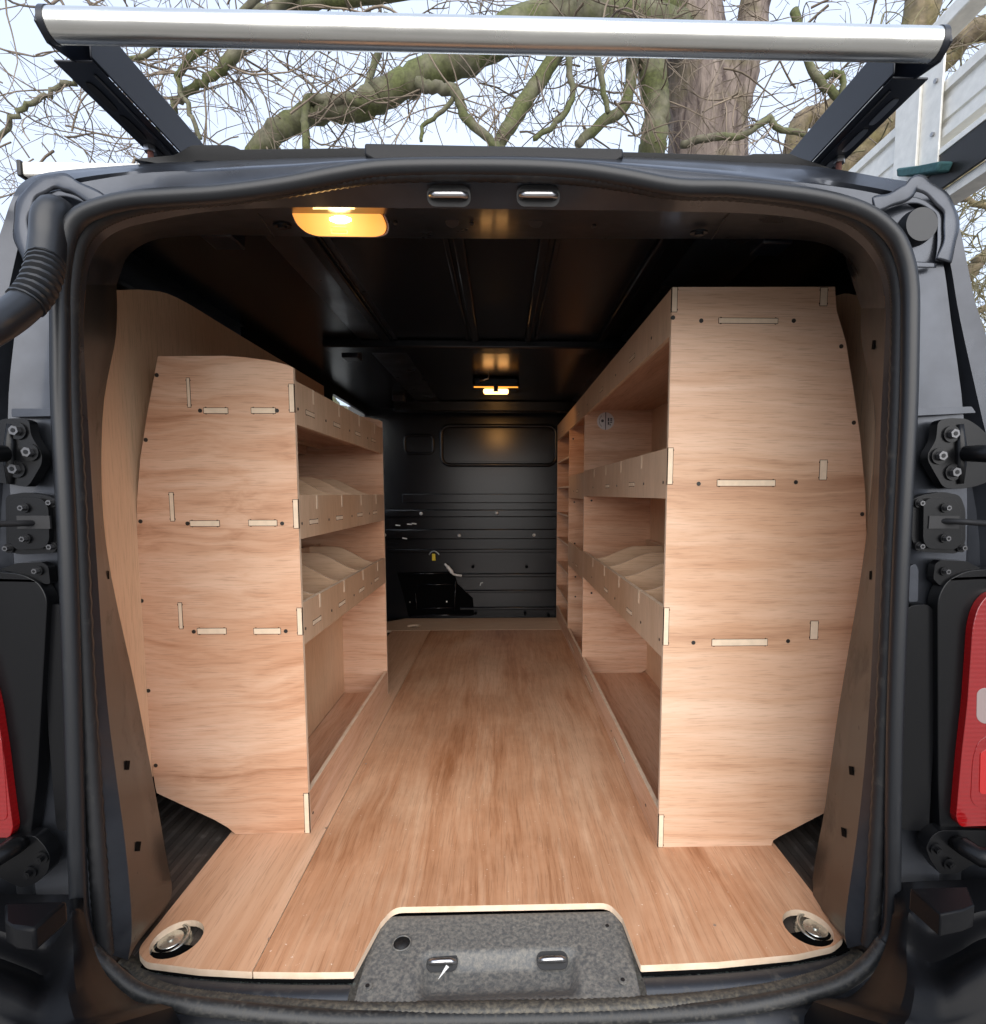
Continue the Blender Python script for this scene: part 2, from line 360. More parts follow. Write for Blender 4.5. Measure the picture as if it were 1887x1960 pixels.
#      seal S        crease C      inner I       jamb J        outer O
COLS = [
 ((175,1811), (245,1838), (262,1800), (95,1800), (-255,1790)),
 ((160,1747), (252,1770), (326,1722), (75,1747), (-260,1747)),
 ((154,1635), (240,1620), (315,1620), (62,1635), (-265,1635)),
 ((146,1346), (205,1346), (265,1346), (45,1346), (-270,1346)),
 ((136,1043), (183,1043), (203,1043), (25,1043), (-255,1043)),
 ((124, 800), (168, 800), (196, 800), (15, 800), (-140, 800)),
 ((122, 640), (160, 640), (222, 640), (28, 640), (-65, 640)),
 ((122, 540), (165, 545), (223, 545), (42, 540), (-33, 535)),
 ((134, 461), (178, 490), (235, 505), (58, 450), (2, 432)),
 ((158, 421), (205, 455), (262, 475), (80, 395), (20, 380)),
 ((203, 400), (245, 435), (300, 458), (120, 360), (40, 348)),
 ((262, 387), (310, 420), (350, 452), (190, 343), (90, 328)),
 ((340, 381), (370, 409), (400, 450), (290, 330), (230, 315)),
 ((430, 375), (450, 401), (450, 450), (420, 325), (400, 305)),
 ((550, 359), (550, 397), (550, 452), (550, 318), (550, 300)),
 ((650, 340), (650, 397), (650, 455), (650, 310), (650, 298)),
 ((750, 327), (750, 398), (750, 456), (750, 305), (750, 296)),
 ((943, 325), (943, 400), (943, 457), (943, 303), (943, 292)),
 ((1093, 331), (1093, 402), (1093, 457), (1093, 307), (1093, 295)),
 ((1193, 345), (1193, 403), (1193, 457), (1193, 315), (1193, 297)),
 ((1293, 363), (1293, 405), (1293, 457), (1293, 325), (1293, 300)),
 ((1400, 366), (1400, 407), (1400, 457), (1400, 335), (1410, 306)),
 ((1526, 379), (1510, 415), (1500, 458), (1540, 350), (1570, 318)),
 ((1608, 396), (1590, 432), (1570, 465), (1650, 365), (1690, 338)),
 ((1663, 419), (1640, 462), (1610, 485), (1725, 385), (1765, 352)),
 ((1704, 455), (1672, 500), (1635, 520), (1775, 420), (1815, 385)),
 ((1724, 496), (1688, 540), (1645, 555), (1795, 465), (1838, 430)),
 ((1734, 544), (1694, 590), (1648, 590), (1808, 520), (1855, 510)),
 ((1736, 612), (1693, 660), (1650, 660), (1820, 612), (1880, 612)),
 ((1732, 807), (1686, 807), (1674, 807), (1845, 807), (1960, 807)),
 ((1720,1043), (1678,1043), (1656,1043), (1850,1043), (2110,1043)),
 ((1708,1346), (1664,1346), (1607,1346), (1830,1346), (2130,1346)),
 ((1704,1538), (1645,1560), (1580,1538), (1810,1538), (2125,1538)),
 ((1701,1747), (1618,1760), (1556,1712), (1790,1747), (2120,1747)),
 ((1689,1795), (1622,1815), (1618,1790), (1770,1800), (2110,1790))]
NC = len(COLS)
YS = .755                                  # plane of the doorway
def head(i):                               # 1 over the header, 0 down the pillars
    return max(0., min(1., min(i - 9, 25 - i) / 3.5))
S3 = [oy(*c[0], YS) for c in COLS]
C3 = [oy(*c[1], .80) for c in COLS]
I3 = [oy(*c[2], .95 + .04 * head(i)) for i, c in enumerate(COLS)]
for k in (0, NC - 1): I3[k] = oy(*COLS[k][2], .90)
J3 = [oy(*c[3], .765 + .025 * head(i)) for i, c in enumerate(COLS)]
O3 = [oy(*c[4], .755 + .075 * head(i)) for i, c in enumerate(COLS)]
Y = lambda v, d: Vector((v.x, v.y + d, v.z))
rows = []
A3 = [Y(s.lerp(j, .12), .012) for s, j in zip(S3, J3)]
B3 = [Y(s.lerp(j, .55), .012) for s, j in zip(S3, J3)]
G1 = [Y(j.lerp(o, .14), .030 * (1 - head(i))) for i, (j, o) in enumerate(zip(J3, O3))]
G2 = [Y(j.lerp(o, .24), .032 * (1 - head(i))) for i, (j, o) in enumerate(zip(J3, O3))]
G3 = [Y(j.lerp(o, .34), .002) for j, o in zip(J3, O3)]
E3 = [Y(o, .002) for o in O3]
ctr = Vector((-.008, 0, -.2))
E4, E45, E5 = [], [], []
SHO = {5: (.93, 0), 6: (.925, 0), 7: (.915, 0), 8: (.90, .47), 9: (.88, .505), 10: (.84, .525), 11: (.76, .53), 12: (.66, .532)}
SHO.update({35 - k: v for k, v in list(SHO.items())})       # shoulders of the body just ahead of the rear pillars
for i, o in enumerate(O3):
    out = Vector((o.x - ctr.x, 0, o.z - ctr.z)).normalized(); hd = head(i)
    E4.append(o + Vector(((1 - hd) * out.x * .02, .05, out.z * .012)))
    sx_, sz_ = SHO.get(i, (max(.95, abs(o.x)) if hd == 0 else abs(o.x), 0)); sx_ = math.copysign(sx_, o.x); sz_ = sz_ or o.z + .03 * hd
    E45.append(Vector((sx_, 1.12, sz_))); E5.append(Vector((sx_, 2.60 + 1.0 * min(1, hd * 4), sz_)))
seqs = [S3, A3, B3, [b.lerp(j, .9) for b, j in zip(B3, J3)], J3, G1, G2, G3, [a.lerp(b, .5) for a, b in zip(G3, E3)], E3, E4, E45, E5]
MB().grid([cat_spline(r_, 4) for r_ in seqs]).build('body_shell', 'paint', van, smooth=True, auto=42)
# inside of the doorway: return flange, pillar trims and header box
for a, b, nm, mt in ((0, 8, 'pillar_trim', 'trim'), (7, 28, 'header_box', 'paint'), (27, NC, 'pillar_trim', 'trim')):
    sl = slice(a, b)
    r1 = cat_spline(C3[sl], 5); r2 = cat_spline(I3[sl], 5)
    r3 = [p + Vector((math.copysign(.06, p.x) if nm == 'pillar_trim' else 0, .05, 0 if nm == 'pillar_trim' else .10)) for p in r2]
    pt = MB().grid([r1, [p.lerp(q, .5) for p, q in zip(r1, r2)], r2, r3]).build(nm, mt, van, smooth=True, auto=35)
    if nm == 'pillar_trim':
        px = [(206,1096),(242,1476),(263,1614)] if a == 0 else [(1667,1088),(1635,1457),(1617,1592),(1673,662)]
        for x, y in px:
            # a slot punched in the trim: find where that sight line meets the trim surface
            rr_ = ray(x, y)
            best = min((((p.lerp(q, t / 40)) - rr_ * p.lerp(q, t / 40).y).length, k, t) for k, (p, q) in enumerate(zip(r1, r2)) for t in range(3, 38))
            p_, q_ = r1[best[1]], r2[best[1]]; c = p_.lerp(q_, best[2] / 40); dirv = (q_ - p_).normalized(); up = Vector((0, 0, 1)); up = (up - dirv * up.dot(dirv)).normalized()
            nn = dirv.cross(up).normalized(); nn = nn if nn.x * (1 if a == 0 else -1) > 0 else -nn; c = c + nn * .0006
            q = [c + dirv * (.010 * sx) + up * (.007 * sz) for sx, sz in ((-1, -1), (1, -1), (1, 1), (-1, 1))]
            MB().prism(q, nn * .0006).build('slot', 'felt', pt)
fl1 = cat_spline(S3, 5); fl2 = cat_spline(C3, 5)
MB().grid([fl1, [Y(p.lerp(q, .45), -.002) for p, q in zip(fl1, fl2)], fl2]).build('door_flange', 'paint', van, smooth=True)
# weather strip all round the doorway
bot = [(1660,1846),(1602,1885),(1506,1911),(1377,1932),(1200,1944),(943,1950),(700,1951),(605,1948),(449,1934),(321,1917),(257,1896),(209,1858)]
top_ = [Y(s, -.006) for s in S3]; bot_ = [S3[-1] + Vector((0, -.006, 0))] + [oy(*p, YS - .006) for p in bot] + [S3[0] + Vector((0, -.006, 0))]
seal = MB().tube(cat_spline(top_, 5), .0112, 12).build('door_seal', 'rubber', van, smooth=True)
MB().tube(cat_spline(bot_, 8), .0114, 12).build('sill_seal', 'sealgrey', seal, smooth=True)
cc = [s.lerp(c, .42 - .30 * head(i)) for i, (s, c) in enumerate(zip(S3, C3))]
lp2 = cat_spline([Y(p, -.005) for p in cc], 16)
MB().tube(lp2, [(.011, .011) if k % 2 else (.0122, .0122) for k in range(len(lp2))], 8, flat=(0, -1, 0)).build('seal_carrier', 'ribseal', seal, smooth=True)
bot2 = [(1640,1822),(1590,1858),(1500,1887),(1377,1908),(1200,1921),(943,1928),(700,1930),(605,1927),(449,1913),(330,1896),(278,1870),(240,1838)]
lp3 = cat_spline([oz(x, y, -.800) for x, y in bot2], 40)
MB().tube(lp3, [(.0125, .006) if k % 2 else (.0140, .0068) for k in range(len(lp3))], 8, flat=(0, -1, .25)).build('seal_carrier', 'sealdirt', seal, smooth=True)
# sill under the floor edge
sx = [-.66 + 1.28 * k / 40 for k in range(41)]
def edge_y(x): return .806 + .040 * (abs(x + .008) / .62) ** 4
prof = [(-.085, -.835), (-.062, -.815), (-.035, -.806), (-.030, -.797), (-.010, -.794), (-.002, -.800), (.02, -.806), (.10, -.806)]
sL = [-.66 + .415 * k / 16 for k in range(17)]; sR = [.232 + .40 * k / 16 for k in range(17)]
for sg in (sL, sR): MB().grid([[(x, edge_y(x) + dy, z) for x in sg] for dy, z in prof]).build('load_sill', 'sill', van, smooth=True)
# felt strip with fibres under the floor edge
for sg in (sL, sR): MB().grid([[(x, edge_y(x) + dy, z) for x in sg if abs(x) < .63] for dy, z in ((-.004, -.799), (-.003, -.793), (.05, -.793))]).build('felt_strip', 'felt', van)
fb = MB()
for k in range(900):
    x = random.uniform(-.6, .58)
    if -.235 < x < .225: continue
    p = Vector((x, edge_y(x) - .002, -.798)); d = Vector((random.gauss(0, .5), -1, random.uniform(-.1, .9))).normalized() * random.uniform(.004, .013)
    s_ = Vector((.0003, 0, 0)); fb.add([p - s_, p + s_, p + d], [(0, 1, 2)])
fb.build('felt_fibres', 'bristle', van, kind='stuff')
# cargo floor mat of the van (shows beside the ply)
mt = MB()
for sgn in (-1, 1):
    x0, x1 = (-.95, -.56) if sgn < 0 else (.55, .95)
    n = 60; mt.grid([[(x0 + (x1 - x0) * k / n, y, -.803 + (.004 if (k % 6) in (0, 1, 2) else 0)) for k in range(n + 1)] for y in (.80, 1.7, 3.4)])
mt.build('rubber_mat', 'mat', van)
MB().box((-.96, .95, -.86), (.96, 3.55, -.810)).build('cargo_floor', 'inside', van)
# latch plate in the cut-out
tl, tr, br_, bl = (oz(722,1752,-.792), oz(1190,1741,-.792), oz(1230,1918,-.797), oz(670,1942,-.797))
NU, NV = 70, 34
def plate_pt(u, v):
    p = (tl.lerp(tr, u)).lerp(bl.lerp(br_, u), v)
    sm = lambda t: max(0, min(1, t)) ** 2 * (3 - 2 * max(0, min(1, t)))
    a = sm((u - .20) / .05) * sm((.80 - u) / .05) * sm((v - .44) / .10) * sm((.96 - v) / .25)
    e = min(u, 1 - u, v) ; p.z += -.022 * a - .003 * (1 - sm(e / .02)); return p
pl = MB().grid([[plate_pt(u / NU, v / NV) for u in range(NU + 1)] for v in range(NV + 1)])
pl = pl.build('latch_plate', 'plate', van, smooth=True)
def xz_disc(mb, c, r, h=.002, ax=(0, 0, 1), seg=14, mi=0, r2=None): return mb.cyl(c, ax, r, h, seg, mi, r2)
for x, y in ((1727, 2635), (1083, 2628), (1045, 2806), (1771, 2789)):
    c = oz(x / 1.486, y / 1.486, -.793); s_ = MB(); s_.cyl(c, (0, 0, 1), .007, .0015, 16); s_.cyl(c + Vector((0, 0, .0015)), (0, 0, 1), .0035, .0006, 10, 1)
    s_.build('rivet', ['plate', 'matte'], pl, smooth=True, auto=30)
c = oz(769, 1806, -.7925); hd = MB().cyl(c, (0, 0, 1), .0155, .0006, 24, 1); hd.tube([c + Vector((.0155 * math.cos(a), .0155 * math.sin(a), .001)) for a in [2 * math.pi * k / 24 for k in range(24)]], .0012, 6, True)
hd.build('drain_hole', ['plate', 'matte'], pl, smooth=True)
def striker(c, w_, dep, parent, axis):
    """U bar in a dark pocket"""
    ax = Vector(axis).normalized(); u = Vector((1, 0, 0)); v = ax.cross(u).normalized()
    pk = [c + u * a + v * b for a, b in rrect(-w_, w_, -.013, .013, .011)]
    o = MB().prism(pk, -ax * .0015).build('latch_pocket', 'matte', parent)
    b = MB(); q = w_ * .78
    b.tube([c + u * -q - ax * .01, c + u * -q + ax * .004, c + u * (-q + .006) + ax * .008, c + u * (q - .006) + ax * .008, c + u * q + ax * .004, c + u * q - ax * .01], .0045, 10)
    b.build('striker_bar', 'steel', o, smooth=True)
striker(oz(846, 1842, -.803), .027, .02, pl, (0, -.55, .84)); striker(oz(1057, 1838, -.803), .027, .02, pl, (0, -.55, .84))
t_ = oz(852, 1862, -.797); MB().prism([t_ + Vector(v) for v in ((-.010, -.012, 0), (.001, .008, .006), (.006, .004, .006))], (0, 0, .0008)).build('torn_tag', 'white', pl)
# header strikers and fittings
hb = [o for o in van.children if o.name.startswith('header_box')][0]
for x in (859, 1030): striker(oy(x, 375, .772), .030, .02, hb, (0, -1, -.25))
for x, y, r_ in ((865, 426, .011), (1025, 426, .011), (903, 430, .003), (757, 429, .003), (1137, 435, .003), (742, 428, .003), (1352, 420, .006), (544, 414, .004)):
    c = oy(x, y, .868); MB().cyl(c, (0, .28, 1), r_, .004, 12).build('header_hole', 'matte', hb)
for x, y in ((1338, 443), (540, 430)):
    c = oy(x, y, .895); m_ = MB().cyl(c, (0, .2, -1), .014, .003, 20); m_.cyl(c + Vector((0, 0, -.003)), (0, .2, -1), .007, .003, 16); m_.build('fixing_boss', 'inside', hb, smooth=True, auto=30)
for x0, y0, x1, y1 in ((483, 393, 525, 455), (1396, 407, 1362, 458)):
    MB().tube([oy(x0, y0, .803), oy(x1, y1, .93)], .0012, 6).build('panel_joint', 'matte', hb)
# interior lamp in the header (lit)
lamp = [(-.083, .015), (-.065, .022), (.06, .021), (.076, .012), (.083, -.006), (.078, -.017), (.062, -.021), (-.045, -.021), (-.064, -.016), (-.078, -.004)]
lc = oy(652, 423, .845); ux = Vector((1, 0, 0)); uy = Vector((0, -.55, .83)).normalized(); un = ux.cross(uy).normalized()
if un.y > 0: un = -un
lpts = fillet([lc + ux * a * .83 + uy * b * .92 for a, b in lamp], .006, 3)
lm = MB().prism(lpts, un * .008).build('interior_lamp', 'lamp_lens', van, bevel=.003)
hot = MB()
for k, (da, w_) in enumerate(((.002, .020),)):
    hot.tube([lc + ux * (da + t * w_) + un * .0075 + uy * .003 for t in (-.8, -.3, .3, .8)], [.002, .0055, .0055, .002], 10)
hot.build('bulb', 'lamp_hot', lm, smooth=True)
rim = MB().tube([p - un * .0005 for p in [lc + (q - lc) * 1.04 for q in lpts]], .0016, 6, True); rim.build('lamp_rim', 'clear', lm, smooth=True)
MB().box((lc.x - .012, lc.y - .012, lc.z - .022), (lc.x + .012, lc.y - .006, lc.z - .013)).build('lamp_switch', 'lamp_lens', lm, bevel=.002)
# roof edge: raised dark drip moulding, with its two bumps, and the brake-light strip
topl = [(330,297),(345,290),(360,281),(367,277),(435,277),(448,280),(460,286),(673,283),(943,286),(1214,291),(1428,298),(1442,294),(1514,294),(1535,303),(1560,311)]
botl = [(317,316),(357,314),(378,308),(428,310),(460,317),(673,314),(943,314),(1214,323),(1424,332),(1446,323),(1506,326),(1527,333),(1560,332)]
pts = [oy(*p, .828) for p in [(257,304)] + topl] + [oy(*p, .828) for p in reversed([(257,306)] + botl + [(1610,328)])]
MB().prism(pts, (0, .05, .004), side=0).build('roof_moulding', 'plastic', van, bevel=.002)
bl_ = [oy(*p, .815) for p in ((697,273),(1193,283),(1194,300),(1180,309),(943,307),(720,309),(697,296))]
MB().prism(bl_, (0, .06, .002), side=0).build('high_brake_light', 'matte', van, bevel=.003)
# cargo roof skin, ribs, crossmember
MB().box((-.80, 1.0, .520), (.80, 3.5, .535)).build('cargo_roof', 'inside', van)
cr = [o for o in van.children if o.name == 'cargo_roof'][0]
for x, w_ in ((-.385, .013), (-.365, .003), (-.112, .006), (-.085, .012), (.09, .010), (.118, .006), (.335, .012)):
    MB().box((x - w_, 1.03, .520 - (.012 if w_ > .008 else .006)), (x + w_, 1.84, .5195)).build('roof_rib', 'inside', cr, bevel=.004)
MB().box((-.60, 1.84, .492), (.56, 1.92, .5195)).build('crossmember', 'inside', cr, bevel=.006)
MB().box((-.60, 3.02, .462), (.56, 3.10, .5195)).build('crossmember', 'inside', cr, bevel=.006)
# side walls inside, left one with the sliding-door glass
MB().box((.905, 1.13, -.82), (.925, 3.5, .52)).build('side_wall', 'inside', van)
hole = [(-.825, y, z) for y, z in rrect(2.60, 3.28, -.10, .478, .02)]
outl = [(-.825, 1.75, -.82), (-.825, 3.5, -.82), (-.825, 3.5, .53), (-.825, 1.75, .53)]
MB().box((-.93, 1.13, -.82), (-.915, 1.75, .50)).build('side_wall', 'inside', van)
MB().box((-.95, 2.60, -1.05), (-.93, 3.6, -.14)).build('sliding_door', 'paint', van, bevel=.006)
MB().box((-.95, 2.60, -.14), (-.93, 2.70, .42)).build('sliding_door', 'paint', van, bevel=.006)
MB().box((.93, 2.58, -1.05), (.95, 3.6, .42)).build('side_panel', 'paint', van, bevel=.006)
lw = MB().prism(outl, (.02, 0, 0), [hole], side=0).build('side_wall', 'inside', van)
MB().box((-.832, 2.56, -.14), (-.8295, 3.30, .475)).build('window_pane', 'glass', lw)
MB().tube(cat_spline([ox(757, 812, -.80), ox(747, 850, -.80), ox(738, 910, -.80), ox(733, 980, -.80), ox(731, 1060, -.80)], 5), (.028), 10).build('door_pillar', 'pillar_grey', van, smooth=True)
# wheel-arch filler behind the units is the mat; outer skin below the shell and closing panels
for sgn in (-1, 1):
    MB().prism([(sgn * .93, y, z) for y, z in ((.78, -.72), (3.6, -.72), (3.6, -1.08), (.78, -1.08))], (sgn * .02, 0, 0), side=0).build('side_skirt', 'paint', van)
    for yy in (1.75, 4.35):
        wl = MB().tube([Vector((sgn * .82, yy + .25 * math.cos(a), GROUND + .33 + .25 * math.sin(a))) for a in [2 * math.pi * k / 32 for k in range(32)]], (.09), 12, True, flat=(1, 0, 0)).build('wheel', 'rubber', van, smooth=True)
        wl2 = MB().cyl((sgn * .80, yy, GROUND + .33), (sgn, 0, 0), .19, .06, 28); wl2.build('rim', 'steel', wl, smooth=True, auto=30)
# cab (only its outline could be seen from the side)
cb = [(3.6, -1.05), (5.1, -1.05), (5.15, -.62), (4.95, -.42), (4.35, -.30), (3.95, .42), (3.6, .52)]
MB().prism([(-.93, y, z) for y, z in cb], (1.86, 0, 0), side=0).build('cab', 'paint', van, bevel=.06)
MB().box((-.94, 3.5, -.85), (.94, 3.59, .55)).build('cab_wall', 'inside', van)
# bulkhead
YB = 3.30
bk = MB().box((-.93, YB, -.83), (.93, YB + .05, .53)).build('bulkhead', 'inside', van)
def bpt(x, y, d=0): return oy(x, y, YB - d)
for y0, y1, x0, x1, d in ((945, 963, 770, 1066, .010), (975, 990, 738, 1066, .016), (1012, 1032, 738, 1066, .022), (1050, 1058, 745, 1066, .010), (1096, 1104, 885, 1066, .024), (1128, 1134, 890, 1066, .012), (1160, 1167, 880, 1066, .022), (1180, 1186, 740, 1066, .02)):
    a, b = bpt(x0, y1), bpt(x1 + 60, y0); MB().box((a.x, YB - d, a.z), (b.x, YB - .001, b.z)).build('bulkhead_rib', 'inside', bk, bevel=.006)
MB().box((bpt(735, 0).x, YB - .035, bpt(0, 1200).z), (bpt(1140, 0).x, YB - .001, bpt(0, 1187).z)).build('bulkhead_rib', 'inside', bk, bevel=.006)
a, b = bpt(846, 890), bpt(1064, 816)
wp = [Vector((x, YB - .012, z)) for x, z in rrect(a.x, b.x, a.z, b.z, .05, 8)]
MB().tube(wp, .012, 10, True).build('window_surround', 'inside', bk, smooth=True)
wp2 = [Vector((x, YB - .004, z)) for x, z in rrect(a.x + .03, b.x - .03, a.z + .02, b.z - .02, .04, 8)]
MB().prism(wp2, (0, -.006, 0), side=0).build('blanking_panel', 'inside', bk, bevel=.003)
a, b = bpt(775, 868), bpt(829, 833); MB().tube([Vector((x, YB - .004, z)) for x, z in rrect(a.x, b.x, a.z, b.z, .03, 6)], .008, 8, True).build('pressing', 'inside', bk, smooth=True)
for x, y in ((806, 983), (951, 982), (879, 1025), (1022, 1024), (736, 1024), (790, 1188), (897, 1188), (1008, 1188)):
    MB().cyl(bpt(x, y, .024 if y < 1100 else .036), (0, -1, 0), .011, .010, 12, r2=.007).build('rivet', 'white' if y < 1100 else 'zinc', bk, smooth=True)
# trim flap opening low on the left with its frame
op = [bpt(x, y, .006) for x, y in ((760,1096),(868,1094),(876,1118),(905,1145),(907,1178),(782,1180),(775,1150))]
fl = MB().prism(op, (0, .004, 0), side=0).build('opening', 'felt', bk)
for x0, y0, x1, y1, r_ in ((775, 1099, 858, 1097, .006), (872, 1112, 870, 1168, .006), (795, 1135, 798, 1170, .005), (800, 1165, 868, 1163, .006), (785, 1178, 900, 1177, .007), (800, 1120, 866, 1118, .005)):
    MB().tube([bpt(x0, y0, .015), bpt(x1, y1, .015)], r_, 8).build('opening_frame', 'inside', fl, smooth=True)
for x, y in ((735 + 50, 1152), (855, 1151)): MB().cyl(bpt(x, y, .02), (0, -1, 0), .005, .006, 8).build('rivet', 'zinc', bk)
# yellow pull tag and pale cable scrap
MB().prism([bpt(x, y, .03) for x, y in ((827, 1060), (833, 1060), (834, 1073), (827, 1073))], (0, -.006, 0), side=0).build('pull_tag', 'yellow', bk, bevel=.002)
MB().tube(cat_spline([bpt(x, y, .018) for x, y in ((821,1062),(825,1057),(831,1055),(837,1058),(841,1062))], 4), .0035, 8).build('tag_hook', 'steel', bk, smooth=True)
MB().tube(cat_spline([bpt(x, y, .03) for x, y in ((851,1079),(857,1085),(864,1094),(868,1099),(876,1101),(884,1102))], 4), [.012 if 3 < k < 10 else .007 for k in range(21)], 8).build('cable_scrap', 'white', bk, smooth=True)
MB().tube([bpt(x, y, .024) for x, y in ((919, 1121), (920, 1116), (924, 1115))], .003, 6).build('chip_mark', 'white', bk)
for x, y in ((775, 1030), (784, 1003), (793, 1002), (762, 1005)):
    MB().tube([bpt(x - 5, y, .024), bpt(x + 4, y + 1, .024)], .0035, 6).build('chip_mark', 'white', bk)
for x, y in ((905, 1085), (1008, 1085), (910, 1174), (1005, 1174), (1050, 1178)):
    MB().cyl(bpt(x, y, .0245), (0, -1, 0), .010, .001, 10).build('slot', 'felt', bk)
# front lamp under the roof (lit) with its clip housing
fc = Vector((-.022, 2.42, .455))
fl_ = MB().box((fc.x - .105, fc.y - .02, fc.z + .012), (fc.x + .105, fc.y + .12, .5195)).build('front_lamp', 'inside', van, bevel=.012)
lens = [fc + Vector((a, -.028, b)) for a, b in rrect(-.056, .056, -.013, .008, .009, 5)]
MB().prism(lens, (0, .05, .006), side=0).build('lamp_lens', 'lamp_front', fl_, bevel=.003)
MB().box((fc.x - .010, fc.y - .034, fc.z - .004), (fc.x + .010, fc.y - .027, fc.z + .022)).build('lamp_clip', 'matte', fl_)
def lamp_light(nm, loc, rot, size, watt, col):
    d_ = bpy.data.lights.new(nm, 'AREA'); d_.size = size; d_.energy = watt; d_.color = col
    o_ = bpy.data.objects.new(nm, d_); COL.objects.link(o_); o_.location = Vector(loc) + Vector((0, 0, H)); o_.rotation_euler = rot
lamp_light('front_lamp_light', fc + Vector((0, .03, -.020)), (R(62), 0, 0), .07, .26, (1, .48, .14))
lamp_light('rear_lamp_light', lc + un * .022, (R(-35), 0, 0), .06, .04, (1, .58, .22))
for s_ in (-1, 1):
    MB().box((fc.x + s_ * .052 - .046, fc.y - .024, fc.z + .014), (fc.x + s_ * .052 + .046, fc.y - .0205, fc.z + .019)).build('lamp_lens', 'lamp_amber', fl_)
    MB().tube([fc + Vector((s_ * .085, -.01, .06)), fc + Vector((s_ * .10, 0, .02))], .008, 8).build('lamp_bracket', 'inside', fl_, smooth=True)
MB().tube([fc + Vector(v) for v in ((-.07, -.03, .042), (-.035, -.03, .052), (-.028, -.03, .075))], .003, 6).build('lamp_wire', 'steel', fl_, smooth=True)

